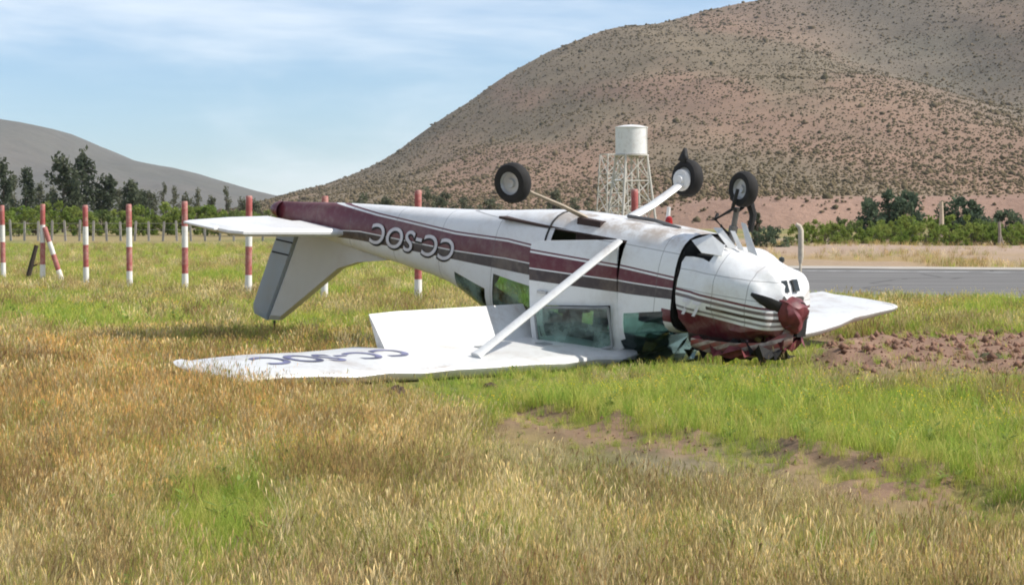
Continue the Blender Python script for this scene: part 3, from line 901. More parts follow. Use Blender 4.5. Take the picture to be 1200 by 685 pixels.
def spinner():
    prof = [(0.0, -0.05), (0.07, -0.055), (0.13, -0.08), (0.175, -0.13), (0.195, -0.18), (0.20, -0.215), (0.19, -0.25), (0.12, -0.26)]
    s = MB(); s.lathe(prof, 22, 'X')
    V = []
    for v in s.V:
        p = crumple(Vector(v), 0.12)
        p.x -= 0.05 * float(vnoise(p.y * 14, p.z * 14, 5))
        V.append(p + Vector((0.03, 0.05, 0.02)))
    part('spinner', V, s.F, M['maroon'], None, 30)
    h = MB(); h.lathe([(0, -0.10), (0.11, -0.10), (0.13, -0.20), (0.13, -0.30)], 16, 'X'); h.box((-0.21, 0.16, -0.02), (0.10, 0.16, 0.12)); h.box((-0.2, -0.1, 0.17), (0.12, 0.16, 0.20))
    pmb('propeller_hub', h, M['dark'])
    t = NT('striped_blade')
    sep = t.node('ShaderNodeSeparateXYZ'); t.l.new(t.node('ShaderNodeUVMap', uv_map='side').outputs[0], sep.inputs[0])
    st = t.math('GREATER_THAN', t.math('SINE', t.math('MULTIPLY', t.math('ADD', sep.outputs[0], t.math('MULTIPLY', sep.outputs[1], 2.2)), 30.0)), 0.15)
    c = t.mix(st, (0.27, 0.05, 0.04), (0.46, 0.38, 0.32))
    c = t.mix(t.math('MULTIPLY', t.ramp(t.noise(6, 5, t.obj(), 0.7), 0.38, 0.62), 0.85), c, (0.15, 0.10, 0.075))
    sm = t.done(c, 0.5)
    def blade(name, path, width, twist, mat):
        V, F = [], []
        P = [Vector(p) for p in path]; n = 8
        for i, p in enumerate(P):
            tg = (P[min(i + 1, len(P) - 1)] - P[max(i - 1, 0)]).normalized()
            a = tg.cross(Vector(twist[i])).normalized(); b = tg.cross(a).normalized()
            for k in range(n):
                an = 2 * math.pi * k / n
                V.append(p + a * math.cos(an) * width[i] + b * math.sin(an) * 0.014)
        for i in range(len(P) - 1):
            for k in range(n): F.append((i * n + k, i * n + (k + 1) % n, (i + 1) * n + (k + 1) % n, (i + 1) * n + k))
        F.append(tuple(range(n))[::-1]); F.append(tuple((len(P) - 1) * n + k for k in range(n)))
        return part(name, V, F, mat, None, 40)
    blade('propeller_blade', [(-0.2, 0.0, 0.10), (-0.16, 0.12, 0.28), (-0.28, 0.30, 0.41), (-0.55, 0.46, 0.455), (-0.85, 0.56, 0.46), (-1.05, 0.60, 0.445)],
          [0.05, 0.075, 0.085, 0.085, 0.075, 0.05], [(1, 0, 0), (0.6, 0.8, 0), (0, 1, 0.4), (0, 1, 0.3), (0, 1, 0.3), (0, 1, 0.3)], sm)
    blade('propeller_blade', [(-0.2, 0.06, -0.02), (-0.19, 0.26, -0.05), (-0.24, 0.40, -0.10), (-0.30, 0.46, -0.13), (-0.42, 0.48, -0.17)],
          [0.05, 0.06, 0.06, 0.05, 0.02], [(1, 0, 0.4)] * 5, M['dark'])
spinner()
# crushed sheet metal and mud under the nose
def wreckage(cx, cy, cz, lx, ly, seed, mat, fold=0.10):
    nu, nv = 10, 7; V, Fc = [], []
    for i in range(nu):
        for j in range(nv):
            a, b = i / (nu - 1) - .5, j / (nv - 1) - .5
            n1 = float(vnoise(i * .75 + seed, j * .8, seed)) - .5; n2 = float(vnoise(i * 1.7, j * 1.6 + seed, seed + 3)) - .5
            V.append(Vector((cx + a * lx + n2 * .06, cy + b * ly + n1 * .08, cz + n1 * fold * 2.2 + n2 * fold)))
    for i in range(nu - 1):
        for j in range(nv - 1): Fc.append((i * nv + j, i * nv + j + 1, (i + 1) * nv + j + 1, (i + 1) * nv + j))
    part('crushed_sheet', V, Fc, mat, None, 20)
wreckage(-0.72, 0.40, 0.47, 0.75, 0.36, 4, M['maroon'])
wreckage(-0.42, 0.22, 0.46, 0.55, 0.50, 9, M['dark'], 0.12)
wreckage(-0.95, 0.10, 0.52, 0.60, 0.70, 15, M['dark'], 0.10)
wreckage(-0.30, 0.02, 0.36, 0.30, 0.42, 21, M['maroon'], 0.12)

# ---- wings
AU = [(0, 0), (.0125, .030), (.05, .058), (.1, .075), (.2, .092), (.35, .095), (.5, .085), (.65, .065), (.72, .053)]
AL = [(.0125, -.018), (.05, -.028), (.1, -.032), (.2, -.034), (.35, -.032), (.5, -.028), (.65, -.022), (.72, -.019)]
AFT = [(.722, .051), (.80, .038), (.90, .020), (1.0, .004), (1.0, -.002), (.90, -.009), (.80, -.015), (.722, -.0185)]
def under_z(X, Y, side):
    le, c, z = [float(v) for v in wing_geom(abs(Y), side)]
    f = min(max((le - X) / c, 0.01), 1.0)
    xs = [a for a, b in AL] + [1.0]; zs = [b for a, b in AL] + [-.002]
    return z + c * float(np.interp(f, xs, zs))
def loft_sections(secs, closed_ends=True):
    n = len(secs[0]); V = [p for s in secs for p in s]; F = []
    for i in range(len(secs) - 1):
        for k in range(n):
            k2 = (k + 1) % n
            F.append((i * n + k, i * n + k2, (i + 1) * n + k2, (i + 1) * n + k))
    if closed_ends:
        F.append(tuple(range(n))[::-1]); F.append(tuple((len(secs) - 1) * n + k for k in range(n)))
    return V, F
def fixn(V, F, side): return V, (F if side < 0 else [f[::-1] for f in F])
def wing(side):
    nm = 'wing'
    prof = AU + AL[::-1]
    secs = []
    for Y in [0.30, 0.6, 1.0, 1.5, 2.0, 2.5, 2.7, 3.0, 3.4, 3.8, 4.2, 4.6, 5.0, 5.3]:
        le, c, z = [float(v) for v in wing_geom(Y, side)]
        s = []
        for f, t in prof:
            p = Vector((le - f * c, side * Y, z + t * c))
            if f < 0.3:   # dented leading edge skin
                d = (float(vnoise(Y * 3.1, f * 3 + side, 33)) - 0.5) * 0.05 * (1 - f / 0.3)
                p.z += d; p.x += d * 0.8
            s.append(p)
        secs.append(s)
    w = part(nm, *fixn(*loft_sections(secs), side), M['white'], None, 35)
    w['label'] = 'wing stretched out towards the dry grass, registration letters underneath' if side > 0 else 'wing on the far side of the nose, over bare soil'
    # tip fairing
    le, c, z = [float(v) for v in wing_geom(5.3, side)]
    tips = []
    for dy, sc in ((0.0, 1.0), (0.08, 0.96), (0.15, 0.85), (0.20, 0.62), (0.215, 0.35)):
        le2, c2, z2 = [float(v) for v in wing_geom(5.3, side)]
        full = AU + [(a, b) for a, b in AFT[1:4]] + [(a, b) for a, b in AFT[4:-1]] + AL[::-1]
        tips.append([Vector((le2 - (0.45 + (f - 0.45) * (0.35 + 0.65 * sc)) * c2, side * (5.302 + dy), z2 + 0.03 * c2 + (t - 0.03) * c2 * sc)) for f, t in full])
    part('wing_tip', *fixn(*loft_sections(tips), side), M['white'], w, 40)
    def surface(name, Y0, Y1, defl, mat):
        ys = np.linspace(Y0, Y1, 7); secs = []
        rot = Matrix.Rotation(R_(-defl), 3, 'Y')
        for Y in ys:
            le, c, z = [float(v) for v in wing_geom(Y, side)]
            hp = Vector((le - 0.735 * c, side * Y, z - 0.012 * c))
            secs.append([hp + rot @ (Vector((le - f * c - 0.006, side * Y, z + t * c)) - hp) for f, t in AFT])
        return part(name, *fixn(*loft_sections(secs), side), mat, w, 30)
    surface('flap', 0.64, 2.95, 52 if side > 0 else 40, M['white'])
    surface('aileron', 2.98, 5.28, -5 if side > 0 else 6, M['white'])
    if side > 0:
        tv, tf = text_mesh('CC-SOC', 0.62, 0.0, 0.012, 1.08)
        x0, x1 = min(p.x for p in tv), max(p.x for p in tv); y0 = min(p.y for p in tv)
        out = []
        for p in tv:
            Y = 2.95 + (p.x - x0) / (x1 - x0) * 1.85
            le, c, z = [float(v) for v in wing_geom(Y, 1)]
            X = le - 0.70 * c + (p.y - y0) * 0.95
            out.append(Vector((X, Y, under_z(X, Y, 1) - 0.006)))
        part('registration_lettering', out, tf, M['wletter'], w, None, False)
        # inspection plates and fuel drain
        for (Y, f) in ((1.05, 0.45), (1.9, 0.5)):
            le, c, z = [float(v) for v in wing_geom(Y, 1)]; X = le - f * c
            m = MB(); m.box((X, Y, under_z(X, Y, 1) - 0.004), (0.12, 0.16, 0.008)); pmb('inspection_plate', m, M['frame'], w)
    # jury strut cuff + lift strut (streamlined tube)
    foot = Vector((-2.42, side * 2.45, under_z(-2.42, 2.45, side) - 0.01)); topp = Vector((-2.20, side * 0.55, -0.47))
    pts = [topp.lerp(foot, t) for t in (0, 0.04, 0.3, 0.6, 0.96, 1.0)]
    V, F = [], []
    ax = (foot - topp).normalized(); a = Vector((1, 0, 0)); a = (a - ax * a.dot(ax)).normalized(); b = ax.cross(a)
    n = 12
    for i, p in enumerate(pts):
        k_ = [0.75, 1, 1, 1, 1, 1.35][i]
        for k in range(n):
            an = 2 * math.pi * k / n
            V.append(p + a * math.cos(an) * 0.062 * k_ + b * math.sin(an) * 0.030 * k_)
    for i in range(len(pts) - 1):
        for k in range(n): F.append((i * n + k, i * n + (k + 1) % n, (i + 1) * n + (k + 1) % n, (i + 1) * n + k))
    F.append(tuple(range(n))[::-1]); F.append(tuple((len(pts) - 1) * n + k for k in range(n)))
    part('wing_strut', V, F, M['white'], None, 40)
wing(1); wing(-1)

# ---- tail
def flat_surface(name, outline, axis, thick, mat, parent=None, label=None):
    """slab with bevelled rim from an outline of 3D points, thickness along axis"""
    P = [Vector(p) for p in outline]; n = len(P)
    c = sum(P, Vector()) / n; ax = Vector(axis)
    V = [c.lerp(p, 0.90) + ax * thick * 0.5 for p in P] + [p + ax * thick * 0.16 for p in P] + [p - ax * thick * 0.16 for p in P] + [c.lerp(p, 0.90) - ax * thick * 0.5 for p in P]
    F = [tuple(range(n)), tuple(range(4 * n - 1, 3 * n - 1, -1))]
    for r in range(3):
        for k in range(n):
            k2 = (k + 1) % n
            F.append((r * n + k, (r + 1) * n + k, (r + 1) * n + k2, r * n + k2))
    nrm = (V[1] - V[0]).cross(V[2] - V[1])
    if nrm.dot(ax) < 0: F = [f[::-1] for f in F]
    return part(name, V, F, mat, parent, 25)
fin = flat_surface('fin', [(-6.2, 0, 0.36), (-6.75, 0, 0.47), (-7.15, 0, 0.62), (-8.20, 0, 1.44), (-8.28, 0, 1.50), (-8.50, 0, 1.53), (-8.24, 0, 0.90), (-7.98, 0, 0.22), (-7.2, 0, 0.24)], (0, 1, 0), 0.13, M['fin'])
rud = flat_surface('rudder', [(-8.53, 0, 1.545), (-8.80, 0, 1.50), (-8.84, 0, 1.42), (-8.58, 0, 0.72), (-8.36, 0, 0.16), (-8.26, 0, 0.12), (-8.01, 0, 0.20), (-8.27, 0, 0.90)], (0, 1, 0), 0.085, M['rudder'], fin)
rs = MB()
for zz, xa, xb in ((0.45, -8.12, -8.44), (0.62, -8.18, -8.50)): rs.box(((xa + xb) / 2, 0.046, zz), (xb - xa, 0.012, 0.02))
pmb('rudder_ribs', rs, M['dark'], fin)
bc = MB(); bc.lathe([(0, 1.66), (0.012, 1.65), (0.016, 1.53)], 8, 'Z', (-8.4, 0, 0)); pmb('tail_beacon', bc, M['dark'], fin)
tc_ = MB(); tc_.lathe([(0.0, -8.62), (0.05, -8.60), (0.09, -8.54), (0.115, -8.46), (0.12, -8.40)], 14, 'X', (0, 0, 0.06)); pmb('tail_cone', tc_, M['fus'])
for side in (1, -1):
    hs = flat_surface('horizontal_stabilizer', [(-7.02, side * 0.14, 0.16), (-7.28, side * 1.60, 0.155), (-7.40, side * 1.72, 0.155), (-7.86, side * 1.74, 0.155), (-7.86, side * 0.10, 0.16)], (0, 0, 1), 0.10, M['tailw'])
    el = flat_surface('elevator', [(-7.88, side * 0.12, 0.16), (-7.88, side * 1.62, 0.155), (-7.62, side * 1.63, 0.155), (-7.60, side * 1.80, 0.15), (-8.20, side * 1.80, 0.15), (-8.40, side * 0.9, 0.155), (-8.44, side * 0.16, 0.16)], (0, 0, 1), 0.06, M['tailw'], hs)

# ---- landing gear
def wheel(name, c, rad, wid, axis, label=None):
    """wheel about an axle: tyre + rim, upright aircraft coordinates"""
    ax = Vector(axis).normalized(); q = Vector((0, 1, 0)).rotation_difference(ax).to_matrix()
    def lat(prof, n): 
        m = MB(); m.lathe(prof, n, 'Y'); return [Vector(c) + q @ Vector(v) for v in m.V], m.F
    e = wid / 2
    ty = [(rad * .56, -e * .80), (rad * .72, -e), (rad * .90, -e * .88), (rad * .985, -e * .5), (rad, 0), (rad * .985, e * .5), (rad * .90, e * .88), (rad * .72, e), (rad * .56, e * .80), (rad * .56, -e * .80)]
    v, f = lat(ty, 28); t = part('wheel', v, f, M['rubber'], None, 40)
    v, f = lat([(0, -e * .55), (rad * .20, -e * .62), (rad * .24, -e * .3), (rad * .48, -e * .35), (rad * .565, -e * .75), (rad * .565, e * .75), (rad * .48, e * .35), (rad * .24, e * .3), (rad * .20, e * .62), (0, e * .55)], 20)
    part('rim', v, f, M['alloy'], t, 35)
    return t
def leg(path, wx, wz, mat):
    V, F = [], []; n = 10; P = [Vector(p) for p in path]
    for i, p in enumerate(P):
        tg = (P[min(i + 1, len(P) - 1)] - P[max(i - 1, 0)]).normalized(); a = Vector((1, 0, 0)); a = (a - tg * a.dot(tg)).normalized(); b = tg.cross(a)
        for k in range(n):
            an = 2 * math.pi * k / n; V.append(p + a * math.cos(an) * wx[i] + b * math.sin(an) * wz[i])
    for i in range(len(P) - 1):
        for k in range(n): F.append((i * n + k, i * n + (k + 1) % n, (i + 1) * n + (k + 1) % n, (i + 1) * n + k))
    F.append(tuple(range(n))[::-1]); F.append(tuple((len(P) - 1) * n + k for k in range(n)))
    return part('gear_leg', V, F, mat, None, 40)
leg([(-2.95, 0.30, -0.62), (-2.98, 0.70, -0.76), (-3.05, 1.14, -0.90), (-3.08, 1.26, -0.98)], [0.055, 0.045, 0.038, 0.04], [0.026, 0.022, 0.02, 0.02], M['tan'])
wheel('wheel', (-3.10, 1.38, -1.00), 0.225, 0.16, (0.10, 1, 0.10))
bk = MB(); bk.lathe([(0, 0), (0.11, 0), (0.11, 0.02), (0, 0.02)], 16, 'Y', (-3.09, 1.25, -0.99)); bk.box((-3.2, 1.26, -0.90), (0.07, 0.07, 0.10)); pmb('brake', bk, M['steel'])
leg([(-2.78, -0.28, -0.62), (-2.80, -0.70, -0.76), (-2.84, -1.12, -0.93), (-2.86, -1.27, -1.00)], [0.075, 0.068, 0.06, 0.06], [0.034, 0.03, 0.03, 0.03], M['white'])
wheel('wheel', (-2.87, -1.40, -1.06), 0.225, 0.16, (0.18, -1, 0.05))
fx = MB(); fx.lathe([(0.03, 0), (0.115, 0.005), (0.13, 0.03), (0.11, 0.05), (0.06, 0.055), (0.05, 0.09), (0, 0.095)], 18, 'Y', (-2.86, -1.31, -1.04)); pmb('wheel_disc', fx, M['white'])
fb = MB(); fb.add([(-2.98, -1.32, -1.26), (-2.86, -1.32, -1.24), (-2.92, -1.34, -1.42), (-2.98, -1.40, -1.26), (-2.86, -1.40, -1.24), (-2.92, -1.40, -1.41)], [(0, 1, 2), (5, 4, 3), (0, 3, 4, 1), (1, 4, 5, 2), (2, 5, 3, 0)]); pmb('fairing_bracket', fb, M['dark'], None, None)
# nose leg: oleo, fork, torque links, wheel
ng = MB(); ng.tube([(-1.120, 0, -0.500), (-1.090, 0, -0.776)], 0.050, 10); ng.tube([(-1.090, 0, -0.753), (-1.070, 0, -0.983)], 0.032, 10)
pmb('nose_leg', ng, M['steel'])
fk = MB()
for s in (1, -1): fk.tube([(-1.070, 0, -0.937), (-1.060, s * 0.09, -0.983), (-1.030, s * 0.10, -1.098), (-1.010, s * 0.10, -1.190)], 0.020, 8)
fk.tube([(-1.030, -0.13, -1.098), (-0.950, -0.14, -0.914), (-0.960, -0.13, -0.730)], [0.05, 0.04, 0.03], 8)
pmb('nose_fork', fk, M['dark'])
tl = MB(); tl.tube([(-1.100, 0.05, -0.684), (-1.300, 0.06, -0.822), (-1.090, 0.06, -0.960)], 0.017, 6); tl.tube([(-1.300, 0.06, -0.822), (-1.320, 0.0, -0.879)], 0.02, 6); tl.tube([(-1.120, -0.02, -0.569), (-1.220, 0.06, -0.776)], 0.014, 6)
pmb('torque_link', tl, M['dark'])
wheel('nose_wheel', (-1.010, 0.0, -1.190), 0.195, 0.14, (-0.25, 1, 0.0))

# ------------------------------------------------------------------ marker posts
def post_mat():
    t = NT('banded_post_paint')
    sep = t.node('ShaderNodeSeparateXYZ'); t.l.new(t.node('ShaderNodeUVMap', uv_map='len').outputs[0], sep.inputs[0])
    v = sep.outputs[0]
    a = t.math('GREATER_THAN', v, 0.735)
    b = t.math('MULTIPLY', t.math('GREATER_THAN', v, 0.235), t.math('LESS_THAN', v, 0.51))
    n = t.noise(4.0, 7, t.obj(), 0.75)
    red = t.mix(t.ramp(n, 0.4, 0.7), (0.38, 0.085, 0.075), (0.52, 0.31, 0.26))
    wht = t.mix(t.ramp(n, 0.45, 0.75), (0.78, 0.76, 0.71), (0.55, 0.49, 0.41))
    c = t.mix(t.math('ADD', a, b, True), wht, red)
    return t.done(c, 0.7)
PM = post_mat()
def post_mesh(hgt, rad, top=None):
    n = 12
    V, F, T = [], [], []
    zs = [0] + list(np.linspace(0.06, hgt - 0.02, 9)) + [hgt]
    for i, z in enumerate(zs):
        r = rad * (1 - 0.10 * z / hgt) * (0.8 if i == len(zs) - 1 else 1) + (random.random() - 0.5) * 0.004
        for k in range(n):
            a = 2 * math.pi * k / n
            V.append((r * math.cos(a), r * math.sin(a), z)); T.append(z / hgt)
    for i in range(len(zs) - 1):
        for k in range(n): F.append((i * n + k, i * n + (k + 1) % n, (i + 1) * n + (k + 1) % n, (i + 1) * n + k))
    F.append(tuple(range((len(zs) - 1) * n, len(zs) * n)))
    me = bpy.data.meshes.new('marker_post'); me.from_pydata(V, [], F); me.materials.append(PM)
    uv = me.uv_layers.new(name='len')
    for l in me.loops: uv.data[l.index].uv = (T[l.vertex_index], 0)
    me.polygons.foreach_set('use_smooth', [True] * len(me.polygons)); me.set_sharp_from_angle(angle=R_(40)); me.update()
    return me
POST_ME = [post_mesh(2.10, 0.072) for _ in range(3)]
LBL_POST = ['banded marker post on the other side of the dark leaning stake from the braced post', 'banded marker post next after the braced one along the row, towards the tail',
            'slightly leaning banded marker post, second after the braced one towards the tail', 'banded marker post just off the tip of the near tailplane', 'banded marker post under the near tailplane, beside the rudder',
            'banded marker post behind the tail fin of the overturned aeroplane', 'banded marker post behind the registration letters on the rear fuselage', 'banded marker post behind the cabin, in line with the water tower']
for i, (px, d, hs, lean) in enumerate([(4, 58, 0.97, 1), (101, 51.5, 0.93, -1.5), (152, 49, 0.96, -3.5), (217, 46, 0.97, -0.5), (291, 43.2, 1.0, 0.6), (380, 40.6, 1.0, 0), (490, 39.6, 1.03, 0), (745, 38.5, 1.03, 0.5)]):
    x = (px - 600) / FPX * d
    o = bpy.data.objects.new('marker_post', POST_ME[i % 3]); o.location = (x, d, ghf(x, d) - 0.03); o.scale = (1, 1, hs); o.rotation_euler = (R_(random.uniform(-1, 1)), R_(-lean), random.uniform(0, 6))
    tag(link(o), LBL_POST[i], 'marker post', 'banded marker posts in a row across the field')
# the braced one
d = 54.5; x = (50 - 600) / FPX * d; gz = ghf(x, d)
br = empty('marker_post', (x, d, gz - 0.02), 'red and white banded marker post propped by a leaning brace of the same colours', 'marker post')
o = bpy.data.objects.new('post', POST_ME[0]); link(o, br); o.scale = (1, 1, 0.96)
o = bpy.data.objects.new('brace', post_mesh(1.5, 0.07)); link(o, br); o.location = (0.52, -0.05, 0); o.rotation_euler = (0, R_(-18), 0)
# dark wooden stay
x, d = (30 - 600) / FPX * 55.0, 55.0
mb = MB(); mb.tube([(0, 0, -0.1), (0.14, 0, 0.42), (0.27, 0.05, 0.95)], [0.07, 0.065, 0.055], 8)
mb.tube([(0.15, 0, 0.40), (0.30, 0.02, 0.46)], [0.03, 0.022], 6)
o = mb.build('wooden_stay', plain('weathered_dark_wood', (0.06, 0.045, 0.035), 0.9), None, True, 40); o.location = (x, d, ghf(x, d))
tag(o, 'dark weathered wooden stake leaning in the grass beside the braced banded post', 'stake')

# ------------------------------------------------------------------ far wire fence on the left
def fence():
    f = empty('wire_fence', ((100 - 600) / FPX * 150, 150, 0), 'pale post and wire fence in front of the dark conifers', 'fence')
    m = plain('concrete_fence_post', (0.42, 0.38, 0.33), 0.9)
    base = f.location.copy()
    mb = MB(); mb.box((0, 0, 0.72), (0.15, 0.13, 1.5)); mb.box((0, 0, 1.5), (0.11, 0.09, 0.06)); 
    p0 = mb.build('post', m, f); me = p0.data
    xs = np.arange(-16, 24, 1.05)
    for i, dx in enumerate(xs):
        o = p0 if i == 0 else bpy.data.objects.new('post', me)
        if i: link(o, f)
        o.location = (dx, dx * -0.25 + 4 + random.uniform(-.05, .05), -0.03 + random.uniform(-.12, .06)); o.rotation_euler = (R_(random.uniform(-3, 3)), R_(random.uniform(-4, 4)), 0)
    for z in (0.35, 0.8, 1.25):
        w = MB(); w.tube([(dx, dx * -0.25 + 3.93, z + 0.02 * math.sin(dx * 3)) for dx in xs], 0.012, 4); w.build('wire', plain('fence_wire', (0.35, 0.33, 0.30), 0.6), f)
fence()

# ------------------------------------------------------------------ trees and bushes
def leaf_cloud(cents, rads, per, size, flat=1.0):
    """quads spread through clumps; returns V, F"""
    cents = np.asarray(cents, float); rads = np.asarray(rads, float)
    C = np.repeat(cents, per, 0); Rr = np.repeat(rads, per)
    n = len(C)
    d = rng.normal(size=(n, 3)); d /= np.linalg.norm(d, axis=1)[:, None]
    p = C + d * (Rr * rng.random(n) ** 0.45)[:, None] * np.array((1, 1, flat))
    a = rng.normal(size=(n, 3)); a /= np.linalg.norm(a, axis=1)[:, None]
    b = np.cross(a, rng.normal(size=(n, 3))); b /= np.linalg.norm(b, axis=1)[:, None]
    s = size * rng.uniform(0.6, 1.4, n)[:, None]
    V = np.stack([p - a * s, p - b * s * 0.5, p + a * s, p + b * s * 0.5], 1).reshape(-1, 3)
    return V, np.arange(n * 4).reshape(-1, 4)
LEAF = dict(
    conifer=leafy('conifer_needles', (0.075, 0.092, 0.058), (0.125, 0.138, 0.086), 0.35, var=0.6),
    green=leafy('bright_leaves', (0.17, 0.24, 0.05), (0.27, 0.31, 0.08), 0.5, var=0.5),
    mid=leafy('mid_green_leaves', (0.13, 0.18, 0.055), (0.21, 0.25, 0.09), 0.45, var=0.7),
    olive=leafy('olive_leaves', (0.125, 0.135, 0.085), (0.19, 0.19, 0.125), 0.4, var=0.6),
    blue=leafy('blue_green_leaves', (0.085, 0.12, 0.075), (0.145, 0.185, 0.11), 0.4, var=0.6))
BARK = plain('tree_bark', (0.10, 0.075, 0.055), 0.9)
def tall_tree(px, d, hgt, wid, kind, label, group, name='conifer_tree', lean=0.0, dens=1.0):
    x = (px - 600) / FPX * d
    root = empty(name, (x, d, ghf(x, d) - 0.1), label, 'tree', group)
    tr = MB(); tr.tube([(0, 0, 0), (lean * .3, 0, hgt * .4), (lean, 0, hgt * 0.93)], [0.022 * hgt, 0.015 * hgt, 0.004 * hgt], 7)
    cents, rads = [], []
    nb = int(26 * dens)
    for k in range(nb):
        f = 0.14 + 0.84 * (k + random.random()) / nb
        prof = (1 - f) ** 0.55 * (0.55 + 0.45 * math.sin(min(1, f * 4) * math.pi / 2)) * random.uniform(0.55, 1.15)
        a = random.uniform(0, 6.28); L = wid * 0.5 * prof
        e = Vector((lean * f + math.cos(a) * L, math.sin(a) * L, hgt * f + L * 0.55))
        b0 = Vector((lean * f, 0, hgt * f))
        tr.tube([b0, b0.lerp(e, .6), e], [0.006 * hgt, 0.004 * hgt, 0.002 * hgt], 4)
        for q in (0.45, 0.75, 1.0):
            c = b0.lerp(e, q); cents.append(c + Vector((random.gauss(0, .08), random.gauss(0, .08), random.gauss(0, .1))) * wid * .3); rads.append(wid * random.uniform(0.09, 0.17))
    tr.build('trunk', BARK, root, True, 50)
    V, F = leaf_cloud(cents, rads, 15, wid * 0.055, 1.5)
    link(fast_mesh('crown', V, F, LEAF[kind]), root)
    return root
def round_tree(px, d, hgt, wid, kind, label, group=None, name='broadleaf_tree', cat='tree', trunk=0.25, clumps=26, per=55, base_z=None, leaf=0.06):
    x = (px - 600) / FPX * d
    root = empty(name, (x, d, (ghf(x, d) if base_z is None else base_z) - 0.08), label, cat, group)
    tr = MB(); cents, rads = [], []
    for k in range(clumps):
        a = random.uniform(0, 6.28); u = random.random() ** 0.6; v = random.random()
        zz = hgt * (trunk * 0.6 + (0.93 - trunk * 0.6) * v)
        env = math.sqrt(max(0.05, 1 - ((v - 0.38) / 0.66) ** 2))
        c = Vector((math.cos(a) * wid * .42 * u * env, math.sin(a) * wid * .42 * u * env, zz))
        cents.append(c); rads.append(min(wid, hgt) * random.uniform(0.10, 0.19))
        s = Vector((c.x * .12, c.y * .12, hgt * trunk * .6))
        tr.tube([s, s.lerp(c, .5) + Vector((0, 0, .04 * hgt)), c], [0.012 * hgt, 0.008 * hgt, 0.003 * hgt], 4)
    tr.tube([(0, 0, 0), (0.02 * hgt, 0, hgt * trunk * .7), (0, 0, hgt * 0.55)], [0.03 * hgt, 0.022 * hgt, 0.008 * hgt], 7)
    tr.build('trunk' if cat == 'tree' else 'stems', BARK, root, True, 50)
    V, F = leaf_cloud(cents, rads, per, min(wid, hgt) * leaf)
    link(fast_mesh('crown' if cat == 'tree' else 'foliage', V, F, LEAF[kind]), root)
    return root
def hpx(top, d): return CAMH + (HOR - top) / FPX * d
GL = 'tall dark trees behind the far fence'
for px, top, wid in ((4, 190, 3.2), (30, 198, 3.4), (74, 186, 4.6), (99, 183, 4.2), (126, 208, 3.8), (154, 214, 3.2), (164, 226, 3.0)):
    d = random.uniform(232, 262); tall_tree(px, d, hpx(top, d), wid * 1.2, 'conifer', 'tall dark shaggy conifer behind the wire fence, rising above the lower green trees', GL)
for px, top, wid in ((14, 208, 3.6), (46, 216, 3.6), (60, 222, 3.6), (88, 204, 3.8), (113, 220, 3.6), (140, 222, 3.4), (172, 224, 3.2), (178, 226, 2.8), (192, 215, 2.2), (204, 220, 2.6), (218, 228, 2.6), (248, 230, 2.6), (284, 232, 2.4), (232, 222, 2.4), (265, 218, 2.2), (300, 236, 2.8)):
    d = random.uniform(275, 300); tall_tree(px, d, hpx(top, d), wid, 'olive', 'thin greyish green tree with sparse foliage, paler than the dark conifers around it', 'thin grey trees beyond the fence', 'slender_tree', dens=0.75)
for px, top, wid in ((-40, 242, 6.5), (-12, 240, 6), (6, 247, 5), (22, 242, 5.5), (42, 246, 5), (88, 241, 6), (104, 248, 5), (140, 245, 6), (152, 249, 5), (216, 244, 6), (256, 246, 5.5), (292, 248, 5.5), (325, 248, 5), (60, 236, 6.0), (118, 246, 4.8), (168, 240, 6.0), (196, 236, 6.5), (238, 240, 6.0), (275, 246, 5.0), (308, 246, 5)):
    d = random.uniform(190, 215); round_tree(px, d, hpx(top, d), wid, 'green' if px not in (275, 308, 118) else 'mid', 'low bright green bushy tree below the tall dark conifers', 'low green trees behind the fence', trunk=0.2)
for px, top in ((345, 236), (428, 226), (452, 230), (500, 216), (520, 224), (545, 227), (572, 230), (648, 224), (668, 233), (690, 236)):
    d = random.uniform(285, 320); round_tree(px, d, hpx(top, d) * random.uniform(.95, 1.05), random.uniform(2.6, 4.2), 'olive', 'grey-green scrubby tree at the foot of the hill behind the fuselage', 'scrubby trees at the foot of the hill', clumps=18, per=40, trunk=0.35)
# right-hand bushes beyond the runway
BS = 'green bushes along the far side of the runway'
round_tree(1044, 150, hpx(222, 150), 5.6, 'blue', 'largest rounded dark green bush, beyond the dry bank across the runway', None, 'bush', 'bush', 0.12, 60, 70, 0.05, 0.045)
round_tree(1128, 152, hpx(231, 152), 5.0, 'blue', 'dark bush beside the tall wooden pole, on the hill side of the bright green shrubs', None, 'bush', 'bush', 0.12, 46, 65, 0.05, 0.05)
round_tree(1178, 150, hpx(244, 150), 4.6, 'blue', 'dark bush with a grey post in front of it, past the dry grass bank', None, 'bush', 'bush', 0.12, 40, 65, 0.05, 0.05)
for px, top, d, w in ((944, 262, 128, 3.0), (978, 262, 124, 3.2), (1006, 264, 122, 3.0), (1032, 260, 124, 3.4), (1062, 262, 122, 3.2), (1088, 260, 124, 3.4), (1112, 262, 121, 3.2), (1140, 261, 123, 3.4), (1164, 262, 123, 3.2), (1188, 264, 121, 3.0), (965, 257, 136, 3.6), (992, 256, 138, 3.8), (1018, 258, 134, 3.4), (1046, 256, 132, 3.6), (1074, 252, 134, 4.0), (1098, 258, 138, 3.2), (1124, 252, 134, 4.2), (1150, 257, 136, 3.6), (1196, 262, 134, 3.6), (1225, 255, 140, 5.0)):
    round_tree(px, d, hpx(top, d), w * 1.15, 'mid' if px in (992, 1150, 1018) else 'green', 'low bright green shrub in the hedge row behind the dry bank', BS, 'shrub', 'shrub', 0.1, 26, 55, 0.05, 0.06)
